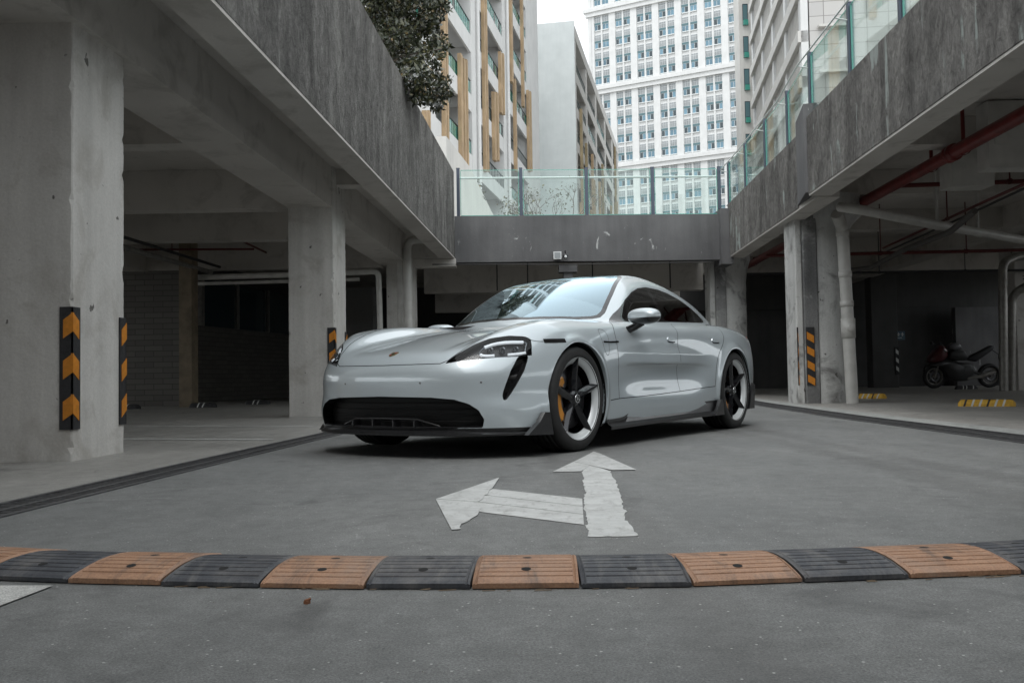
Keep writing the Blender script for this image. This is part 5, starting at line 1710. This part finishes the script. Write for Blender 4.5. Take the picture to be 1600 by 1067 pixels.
# ================= wheel stops =================
def wheel_stop(x, y, L, rz, label, mat=None, stripes=True):
    o = (x, y, 0)
    root = empty('wheel_stop', o, label, 'wheel stop', 'wheel stops on the parking floor')
    root.rotation_euler = (0,0,rz)
    b = MB()
    prof_ = [(-.075,0),(-.070,.035),(-.050,.075),(-.022,.095),(.022,.095),(.050,.075),(.070,.035),(.075,0)]
    n = len(prof_); st = [(-L/2,.55),(-L/2+.03,.9),(-L/2+.06,1),(L/2-.06,1),(L/2-.03,.9),(L/2,.55)]
    vs_ = [(s_, p[0]*k_, p[1]*k_) for s_, k_ in st for p in prof_]
    b.add(vs_, [(a*n+j, a*n+j+1, (a+1)*n+j+1, (a+1)*n+j) for a in range(5) for j in range(n-1)] + [tuple(range(n)), tuple(range(5*n, 6*n))])
    b.build('body', mat or M_yel, root)
    if stripes:
        k = int(L/.115)
        for i in range(k):
            s0 = -L/2 + .07 + i*(L-.14)/k
            q = MB(); pp = [(p[0]*1.02, p[1]*1.02+.001) for p in prof_]
            vs_ = [(s0 + dx + (p[1])*.3, p[0], p[1]) for dx in (0, .026) for p in pp]
            q.add(vs_, [(j, j+1, n+j+1, n+j) for j in range(n-1)]); q.build('stripe', M_white if (i % 3) else M_blk, root, fix=False)
wheel_stop(6.62, 13.0, .72, R(-32), 'yellow striped wheel stop on the floor nearest the right edge')
wheel_stop(6.72, 17.5, .60, R(-40), 'yellow striped wheel stop just right of the white drainpipe base')
M_ystp = simple('dusty_yellow_paint', (.30,.22,.06), .7)
wheel_stop(-7.6, 18.3, .55, R(-6), 'dark wheel stop by the left garage post, nearest the chevron pillar', M_blk)
wheel_stop(-6.2, 18.6, .55, R(-6), 'dark wheel stop at the foot of the tan garage post', M_blk)
wheel_stop(-5.6, 20.4, .55, R(-6), 'dark wheel stop in front of the windowed garage wall', M_blk)
wheel_stop(12.0, 24.6, .6, R(4), 'dark wheel stop under the motorcycle front wheel', M_blk)
wheel_stop(14.4, 24.4, .7, R(4), 'dark wheel stop under the motorcycle rear wheel', M_blk)

# ================= garage walls =================
def wall(name, x0, y0, x1, y1, z1, th, mat, label, cat='wall'):
    d = Vector((x1-x0, y1-y0)).normalized(); n = Vector((-d.y, d.x))*th
    b = MB(((x0+x1)/2, (y0+y1)/2, 0)); b.quadbox([(x0,y0),(x1,y1),(x1+n.x,y1+n.y),(x0+n.x,y0+n.y)], 0, z1)
    return tag(b.build(name, mat), label, cat)
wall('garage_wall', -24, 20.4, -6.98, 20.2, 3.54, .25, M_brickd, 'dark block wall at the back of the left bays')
q = MB((-6.7, 19.1, 0)); q.quadbox([(-6.86,19.1),(-6.60,19.1),(-6.57,19.4),(-6.83,19.4)], 0, 3.5); 
tag(q.build('garage_post', simple('tan_post_paint', (.20,.16,.11), .7, noise=.3, nscale=4)), 'narrow tan post standing before the left garage wall', 'post')
# windowed wall receding
o = (-7.9, 24, 0); ww = empty('windowed_wall', o, 'garage wall with a band of dark framed windows behind the second pillar', 'wall')
def wl(t, z, off=0): return (-7.95 + 1.35*t + off*.97, 23.6 + 7.2*t - off*.18, z)
def wbox(t0,t1,z0,z1,o0,o1,name,mat):
    b = MB(o); vs_ = [wl(t,z,of) for z in (z0,z1) for (t,of) in ((t0,o0),(t1,o0),(t1,o1),(t0,o1))]
    b.add(vs_, [(0,3,2,1),(4,5,6,7),(0,1,5,4),(1,2,6,5),(2,3,7,6),(3,0,4,7)]); q_ = b.build(name, mat, ww); q_.location = (0,0,0); return q_
wbox(0,1.6,0,1.95,-.25,0,'lower_wall', M_brickd); wbox(0,1.6,3.2,3.54,-.25,0,'upper_wall', M_wallg)
for k in range(6): 
    f_ = wbox(.04+k*.26,.28+k*.26,1.96,3.19,-.12,-.09,'window', M_wind)
    wbox(.02+k*.26,.04+k*.26,1.955,3.195,-.14,-.02,'window_post', M_gpipe)
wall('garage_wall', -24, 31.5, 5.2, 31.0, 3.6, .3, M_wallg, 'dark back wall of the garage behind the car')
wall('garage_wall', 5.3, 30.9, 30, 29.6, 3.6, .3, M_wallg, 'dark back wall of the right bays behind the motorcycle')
wall('garage_wall', -14.0, -12, -14.0, 31, 1.1, .3, M_wallg, 'unseen side wall added left of the bays, kept low to let light in')  # added out of view: blocks side light below, lets it in above
wall('garage_wall', 18.2, 31, 18.2, -12, 1.9, .3, M_wallg, 'unseen side wall added right of the bays, height set by the light let in')  # added out of view: height tuned to dim the right bays
# paler slab standing for light on the back wall, then the pier beside it
q = MB((15.2,29.5,0)); q.box(14.1,29.45,0,16.6,29.7,2.5); tag(q.build('lit_wall_slab', M_dark), 'paler slab in place of the lit part of the back wall, behind the motorcycle tail', 'wall')
q = MB((11.7,29.0,0)); q.quadbox([(11.1,28.6),(11.9,28.6),(11.95,29.2),(11.15,29.2)], 0, 3.5, bev=.015); tag(q.build('garage_pier', M_wallg), 'dim square pier left of the motorcycle', 'pier')
q = MB((11.95,28.58,0)); q.box(11.80,28.57,.40,11.90,28.597,1.25); go = q.build('corner_guard', M_blk); tag(go, 'thin black and white guard on the dim square pier', 'corner guard')
for i in range(3):
    b = MB((11.95,28.58,0)); b.prism([(11.81,.55+i*.26),(11.89,.48+i*.26),(11.89,.60+i*.26),(11.81,.67+i*.26)], lambda a_,z_,d_: (a_, d_, z_), 28.563, 28.572); s_ = b.build('stripe', M_white, go); s_.location = (0,0,0)
# small wall sign with pale characters (too small to read)
q = MB((12.9,29.3,1.6)); q.box(12.10,30.20,1.52,12.80,30.24,1.80); sg = q.build('wall_sign', simple('dull_blue_sign', (.05,.11,.16), .5)); tag(sg, 'small dull blue sign with pale characters on the dark back wall', 'sign')
for i in range(5):
    b = MB((12.9,29.3,1.6)); xx = 12.17 + i*.125
    b.box(xx,30.192,1.70,xx+.09,30.198,1.715); b.box(xx+.035,30.192,1.64,xx+.055,30.198,1.76); b.box(xx+.01,30.192,1.655,xx+.08,30.198,1.668)
    if i % 2: b.box(xx,30.192,1.64,xx+.015,30.198,1.70)
    b.build('character', M_white, sg).location = (0,0,0)
b = MB((12.9,29.3,1.6)); b.box(12.17,30.192,1.575,12.70,30.198,1.592); b.build('underline', M_white, sg).location = (0,0,0)

q = MB((-10,34,3.6)); q.box(-16,21.01,3.56,-1.9,46.19,3.88); tag(q.build('rear_deck', M_soffit), 'deck added over the rear bays on the left to keep sky light out', 'deck')  # these roofs are added to stop sky light leaking into the rear
q = MB((2,36,3.6)); q.box(-1.89,27.01,3.56,4.9,46.19,3.88); tag(q.build('rear_deck', M_soffit), 'deck added over the area behind the bridge to keep sky light out', 'deck')
q = MB((14,38,3.6)); q.box(4.91,31.01,3.56,30,46.19,3.88); tag(q.build('rear_deck', M_soffit), 'deck added over the far bays on the right to keep sky light out', 'deck')
# decks continue behind the camera
o = (-12,-8,3); q = MB(o); q.box(-14,-14,ZS,-2.9,Y0-.01,ZT+1); q.box(-2.9,-14,3.1,-2.6,Y0-.01,4.9); tag(q.build('rear_deck', M_soffit), 'concrete deck continuing behind the camera on the left', 'deck')
o = (12,-8,3); q = MB(o); q.box(3.9,-14,3.92,18,Y0-.01,ZT+.2); q.box(3.6,-14,3.1,3.895,Y0-.01,4.2); tag(q.build('rear_deck', M_soffit), 'concrete deck continuing behind the camera on the right', 'deck')
q = MB((.5,-8,3.4)); q.box(-2.59,-14,3.4,3.59,-.5,3.9); tag(q.build('shade_roof', M_soffit), 'unseen concrete roof added over the lane behind the camera to darken the foreground', 'deck')  # roof added out of view to shade the pillar fronts and near lane
wall('end_wall', -24, -12.2, 27, -12.2, 4.0, -.3, M_pillar, 'painted wall closing the lane behind the camera')

# ================= pipes =================
M_ductd = simple('dusty_dark_duct', (.09,.085,.08), .6)
def pipe(name, pts, r_, mat, label, cat='pipe', hang=None, group=None, n=10, parts=None):
    o = tuple(pts[0]); b = MB(o)
    # soften bends
    P = [Vector(p) for p in pts]; Q = [P[0]]
    for a, c_, d_ in zip(P[:-2], P[1:-1], P[2:]):
        k = min(2.2*r_, (a-c_).length*.4, (d_-c_).length*.4)
        p1 = c_ + (a-c_).normalized()*k; p2 = c_ + (d_-c_).normalized()*k
        for t_ in (0,.25,.5,.75,1): Q.append(p1*(1-t_)**2 + c_*2*t_*(1-t_) + p2*t_*t_)
    Q.append(P[-1])
    b.tube([tuple(q) for q in Q], r_, n)
    ob = b.build(name, mat); tag(ob, label, cat, group)
    if hang:
        for (hx, hy, z0, z1) in hang:
            h = MB(o); h.tube([(hx,hy,z0),(hx,hy,z1)], .025 if r_ > .05 else .012, 6); h.lathe([(r_+.004,-.02),(r_+.010,-.02),(r_+.010,.02),(r_+.004,.02)], (hx,hy,z0), 14, axis='y', closed=True)
            k = h.build('hanger', mat, ob); k.location = (0,0,0)
    return ob
rx = lambda y: 5.80 + .036*(y-10.3)
pipe('fire_main', [(rx(-2),-2,3.38),(rx(8),8,3.38),(rx(13),13,3.38),(rx(30),30,3.38)], .088, M_red, 'thick dark red fire main running under the right deck', hang=[(rx(y)+.02, y, 3.38, 3.9) for y in (6.2,10.2,11.9,12.9,16.5,20,24)])
q = MB((5,12.2,3.38)); q.lathe([(.085,-.10),(.115,-.09),(.115,-.01),(.09,0),(.115,.01),(.115,.09),(.085,.10)], (rx(12.2),12.2,3.38), 20); tag(q.build('pipe_coupling', M_red), 'bulky red coupling on the fire main near the hangers', 'coupling')
pipe('sprinkler_pipe', [(rx(14.2),14.2,3.36),(9.0,13.9,3.36),(18,13.5,3.36)], .035, M_redthin, 'thin dark red sprinkler pipe crossing right under the nearer beam', hang=[(7.6,14.0,3.36,3.9),(9.6,13.85,3.36,3.9)])
pipe('sprinkler_pipe', [(5.2,18.85,2.9),(10.3,18.6,2.9),(20,18.2,2.9)], .035, M_redthin, 'long dark red sprinkler pipe crossing behind the white drainpipe', hang=[(7.5,18.73,2.9,3.9),(9.2,18.65,2.9,3.9)])
pipe('sprinkler_pipe', [(5.6,22.3,2.9),(11.5,22.4,2.9),(20,22.6,2.9)], .03, M_iron, 'black sprinkler pipe at the back of the right bays', hang=[(8.9,22.35,2.9,3.9),(11,22.4,2.9,3.9)])
pipe('sprinkler_pipe', [(7.54,18.7,3.0),(7.03,13.5,3.0),(6.6,8.5,3.0)], .022, M_redthin, 'slim dark sprinkler branch running along the right bays', hang=[(7.2,15.2,3.0,3.9)])
pipe('conduit', [(7.9,19.4,3.02),(7.45,15.2,3.02),(7.17,12.9,3.02),(6.9,9,3.02)], .018, M_iron, 'thin black conduit beside the slim sprinkler branch')
pipe('air_duct', [(6.6,21.6,2.74),(7.75,19.9,2.74),(7.25,17.0,2.74),(7.1,14.9,2.74),(7.0,13.9,2.9)], .05, M_ductd, 'bent grey cable duct under the right ceiling')
dp = pipe('drainpipe', [(5.52,15.12,0.0),(5.44,15.12,2.86),(5.28,14.9,3.06)], .098, M_wpipe, 'white plastic drainpipe standing beside the weathered round column', 'drainpipe', n=18)
for z_ in (1.62, 2.10, 2.78):
    b = MB(tuple(dp.location)); b.lathe([(.099,-.05),(.108,-.05),(.108,.05),(.099,.05)], (5.52-.08*z_/2.86,15.12,z_), 22, axis='z', closed=True); k = b.build('socket', M_wpipe, dp); k.location = (0,0,0)
b = MB(tuple(dp.location)); b.lathe([(.0,-.165),(.055,-.165),(.062,-.155),(.062,-.09)], (5.52-.034,15.12,1.22), 20, axis='y'); b.lathe([(.103,-.16),(.112,-.16),(.112,.16),(.103,.16)], (5.486,15.12,1.22), 22, axis='z', closed=True); k = b.build('inspection_cap', M_wpipe, dp); k.location = (0,0,0)
pipe('waste_pipe', [(5.15,14.4,3.08),(5.3,14.05,2.98),(6.84,14.9,2.86),(9.1,16.4,2.80),(14,19.5,2.7)], .075, M_wpipe, 'off white waste pipe slanting right from the column top', hang=[(6.9,14.92,2.86,3.9),(7.9,15.6,2.83,3.9)], n=14)
pipe('waste_pipe', [(11.62,22,0),(11.70,22,3.05),(12.3,22.4,3.25),(18,23,3.25)], .10, M_gpipe, 'beige upright waste pipe bending at its top at the right edge', n=14)
pipe('waste_pipe', [(11.9,22.2,0),(12.0,22.2,2.30),(12.6,21.6,2.75),(15,20.6,2.9)], .10, M_gpipe, 'second beige upright waste pipe bending lower, at the right edge', n=14)
q = MB((13,22.6,0)); q.quadbox([(12.3,22.6),(13.3,22.6),(13.35,23.4),(12.35,23.4)], 0, 3.5, bev=.015); tag(q.build('garage_pier', M_pillar), 'pale square pier at the right edge behind the beige pipes', 'pier')
b_ = MB((6.6,11.4,3)); b_.box(6.35,13.2,3.15,6.95,13.6,3.91); tag(b_.build('vent_box', M_wpipe), 'white metal vent box hanging under the right deck', 'vent box')
b_ = MB((6.9,9.8,3)); b_.box(6.05,11.6,3.05,6.75,11.9,3.90); b_.box(6.12,11.58,3.35,6.30,11.598,3.5); tag(b_.build('vent_box', M_wpipe), 'white metal box close behind the fire main hangers', 'vent box')
# left
pipe('sprinkler_pipe', [(-5.36,16.9,3.5),(-5.36,17.0,3.3),(-5.3,21.8,3.3),(-5.3,21.8,3.52)], .022, M_redthin, 'dark sprinkler pipe hanging with bent ends under the left ceiling', hang=[(-5.34,18.3,3.3,3.5)])
pipe('sprinkler_pipe', [(-13,18.6,3.25),(-5.33,19.2,3.25)], .022, M_redthin, 'dark sprinkler pipe crossing the left bays', hang=[(-7,19.1,3.25,3.5)])
pipe('cable_tray', [(-8.2,11,3.0),(-6.6,15.7,3.0),(-6.3,20.6,3.0)], .03, M_iron, 'dark pipe running along the left bays')
pipe('cable_tray', [(-8.5,11,2.9),(-6.85,15.7,2.9),(-6.55,20.2,2.9)], .05, M_gpipe, 'grey pipe beside the dark one in the left bays')
pipe('waste_pipe', [(-6.9,19.6,2.72),(-4.6,19.35,2.72),(-2.72,19.0,2.72),(-2.67,19.0,0)], .06, M_wpipe, 'pale waste pipe turning down beside the far left pillar', n=12)
pipe('waste_pipe', [(-6.9,19.9,2.62),(-3.2,19.5,2.62)], .04, M_wpipe, 'thin pale pipe under the long waste pipe', n=10)
pipe('drainpipe', [(-1.5,18.95,3.36),(-2.12,18.95,3.36),(-2.12,18.95,0)], .085, M_wpipe, 'pale drainpipe dropping beside the far left pillar', 'drainpipe', n=14)
pipe('drainpipe', [(-2.30,19.1,3.5),(-2.30,19.1,0)], .055, M_wpipe, 'slim pale drainpipe between far left pillar and thicker drainpipe', 'drainpipe', n=12)
pipe('sprinkler_drop', [(-3.72,8.2,3.5),(-3.72,8.2,3.12),(-4.3,8.3,3.18)], .02, M_redthin, 'short dark red sprinkler elbow just right of nearest pillar top')
# ================= bridge fittings =================
o = (1.0,20.12,2.96); ca = empty('security_camera', o, 'white security camera box under the bridge beam', 'camera')
b = MB(o); b.box(.93,20.02,3.05,1.10,20.16,3.21); b.build('housing', M_wfr, ca).location=(0,0,0)
b = MB(o); b.box(.95,20.015,3.07,1.08,20.019,3.19); b.build('louvre', M_winu, ca).location=(0,0,0)
b = MB(o); b.lathe([(0,-.06),(.05,-.05),(.055,.03),(.04,.05)], (1.19,20.05,3.11), 14); b.tube([(1.19,20.05,3.16),(1.19,20.15,3.24)], .015, 6); b.build('dome_lens', M_blkgloss, ca).location=(0,0,0)
b = MB(o); b.lathe([(0,-.02),(.022,-.018),(.03,0)], (1.19,19.985,3.09), 12); b.build('lens_ring', M_wfr, ca).location=(0,0,0)
q = MB((1.3,20.3,2.9)); q.box(1.05,20.14,2.78,1.45,20.5,2.93); q.box(1.15,20.2,2.6,1.35,20.5,2.779); tag(q.build('bracket', M_dark), 'dark bracket below the bridge beam beside the camera', 'bracket')
pipe('cable', [(-1.7,20.0,2.97),(0,20.03,2.95),(1.1,20.06,2.93),(4.4,20.2,2.95)], .012, M_iron, 'black cable along the underside of the bridge beam', 'cable')
# litter
q = MB((-.48,2.17,0)); q.quadbox([(-.490,2.160),(-.480,2.156),(-.476,2.170),(-.488,2.172)], 0, .007); q.tube([(-.487,2.16,.008),(-.476,2.170,.010)], .003, 5); tag(q.build('dry_leaf', simple('rust_scrap', (.24,.10,.05), .8)), 'small rust brown scrap just in front of the orange segment', 'litter')
rg = random.Random(4)
tw = MB((.6,2.24,0))
for k in range(26):
    x_ = rg.uniform(-.9,1.4); y_ = float(np.interp(x_, [p[0] for p in fpts], [p[1] for p in fpts])) - rg.uniform(.004,.022); a = rg.uniform(-.5,.5); L_ = rg.uniform(.01,.05)
    tw.tube([(x_,y_,.002),(x_+L_*math.cos(a),y_+L_*math.sin(a)*.3,.003)], .0011, 4)
tag(tw.build('twig_litter', simple('dry_twig', (.20,.15,.10), .9)), kind='stuff')

# grit scattered over the lane
rg = random.Random(12); gb = MB((0,2,0))
for k in range(900):
    y_ = .9 + 9*rg.random()**2.2; x_ = rg.uniform(-.6,.6)*y_
    if not -1.9 < x_ < 3.4: continue
    s_ = rg.uniform(.0012,.0032)*(1 + .10*y_); h_ = s_*rg.uniform(.5,.9)
    a = rg.random()*6.28
    vs_ = [(x_+s_*math.cos(a+q_*2.09)*rg.uniform(.6,1), y_+s_*math.sin(a+q_*2.09)*rg.uniform(.6,1), .0) for q_ in range(3)] + [(x_, y_, h_)]
    gb.add(vs_, [(0,1,3),(1,2,3),(2,0,3)])
tag(gb.build('grit', simple('pale_grit', (.34,.33,.31), .9)), kind='stuff')
# ================= motorcycle =================
o = (12.75, 26.4, 0)
mo = empty('motorcycle', o, 'dark sport motorcycle with red nose fairing leaning by the dark back wall', 'motorcycle')
mo.rotation_euler = (R(4), 0, R(-6)); mo.scale = (1.04, 1.1, 1.12)
M_mred = simple('dark_red_fairing', (.07,.010,.012), .3, coat=.5)
M_mwh = simple('pale_fairing', (.10,.10,.105), .35)
def mwheel(x, w_):
    rt = bpy.data.objects.new('wheel', None); COL.objects.link(rt); rt.parent = mo; rt.location = (x,0,.305)
    b = MB(); b.lathe([(.215,-w_*.4),(.27,-w_*.5),(.300,-w_*.3),(.308,0),(.300,w_*.3),(.27,w_*.5),(.215,w_*.4)], (0,0,0), 36, closed=True); b.build('tyre', M_tyre, rt)
    b = MB(); b.lathe([(.19,-.04),(.217,-.05),(.217,.05),(.19,.04)], (0,0,0), 36, closed=True); b.lathe([(0,-.06),(.04,-.06),(.04,.06),(0,.06)], (0,0,0), 16)
    for k in range(5):
        a = k*2*math.pi/5; b.tube([(.03*math.cos(a),0,.03*math.sin(a)),(.2*math.cos(a),0,.2*math.sin(a))], .014, 6)
    b.build('rim', M_gpipe, rt)
    b = MB(); b.lathe([(.08,-.07),(.14,-.07),(.14,-.064),(.08,-.064)], (0,0,0), 24, closed=True); b.build('brake_disc', M_disc, rt)
mwheel(-.72,.12); mwheel(.72,.18)
b = MB(); b.tube([(-.72,-.09,.305),(-.55,-.09,.86)], .022, 8); b.tube([(-.72,.09,.305),(-.55,.09,.86)], .022, 8); b.build('fork', M_gpipe, mo)
b = MB(); b.tube([(.72,-.1,.305),(.15,-.1,.42)], .03, 8); b.tube([(.72,.1,.305),(.15,.1,.42)], .03, 8); b.build('swing_arm', M_iron, mo)
def shell(name, pts, hw, mat, par, hw2=None):
    """side outline with rounded thickness"""
    b = MB(); c_ = Vector((sum(p[0] for p in pts)/len(pts), sum(p[1] for p in pts)/len(pts))); n = len(pts)
    vs_ = []; lays = ((-hw,.72),(-hw*.8,.93),(-hw*.35,1.0),(hw*.35,1.0),(hw*.8,.93),(hw,.72))
    for (yy, k_) in lays:
        for p in pts: vs_.append((c_.x+(p[0]-c_.x)*k_, yy, c_.y+(p[1]-c_.y)*k_))
    fs = [(a*n+j, a*n+(j+1)%n, (a+1)*n+(j+1)%n, (a+1)*n+j) for a in range(5) for j in range(n)] + [tuple(range(n-1,-1,-1)), tuple(range(5*n,6*n))]
    b.add(vs_, fs, 0, True); return b.build(name, mat, par)
shell('nose_fairing', [(-.92,.66),(-.86,.80),(-.74,.95),(-.58,1.10),(-.50,1.10),(-.40,.98),(-.40,.80),(-.55,.68),(-.75,.64)], .19, M_mred, mo)
shell('side_fairing', [(-.80,.64),(-.50,.72),(-.20,.66),(.05,.55),(.0,.34),(-.20,.22),(-.42,.26),(-.52,.42),(-.60,.56)], .22, M_iron, mo)
shell('fairing_stripe', [(-.86,.60),(-.55,.68),(-.30,.66),(-.50,.60),(-.70,.57)], .225, M_mwh, mo)
shell('engine', [(-.35,.25),(-.38,.55),(-.1,.66),(.25,.62),(.30,.35),(.1,.18),(-.2,.17)], .17, M_iron, mo)
shell('fuel_tank', [(-.40,.78),(-.34,.93),(-.15,1.0),(.05,.95),(.17,.80),(.10,.70),(-.25,.70)], .15, M_iron, mo)
shell('tail_unit', [(.08,.72),(.20,.80),(.48,.93),(.74,1.06),(.86,1.05),(.80,.96),(.60,.82),(.35,.66)], .11, M_blk, mo)
shell('front_fender', [(-1.0,.40),(-.98,.55),(-.80,.645),(-.58,.60),(-.50,.50),(-.66,.56),(-.84,.55)], .075, M_iron, mo)
shell('helmet', [(-.36,.98),(-.36,1.08),(-.24,1.16),(-.08,1.14),(.0,1.02),(-.06,.95)], .12, M_mwh, mo)
b = MB(); b.tube([(-.50,-.14,1.0),(-.62,-.30,1.14)], .010, 6); b.box(-.68,-.36,1.10,-.62,-.24,1.18); b.build('mirror', M_iron, mo)
b = MB(); b.tube([(-.50,.14,1.0),(-.62,.30,1.14)], .010, 6); b.box(-.68,.24,1.10,-.62,.36,1.18); b.build('mirror', M_iron, mo)
b = MB(); b.tube([(-.52,-.32,.93),(-.48,-.1,.98),(-.48,.1,.98),(-.52,.32,.93)], .014, 8); b.build('handlebar', M_iron, mo)
b = MB(); b.tube([(.10,-.15,.25),(.45,-.17,.30),(.80,-.17,.42)], [.03,.05,.055], 10); b.build('exhaust', M_gpipe, mo)
b = MB(); b.tube([(.76,0,.98),(1.02,0,.80)], .014, 6); b.box(.99,-.09,.70,1.01,.09,.84); b.build('plate_holder', M_blk, mo)
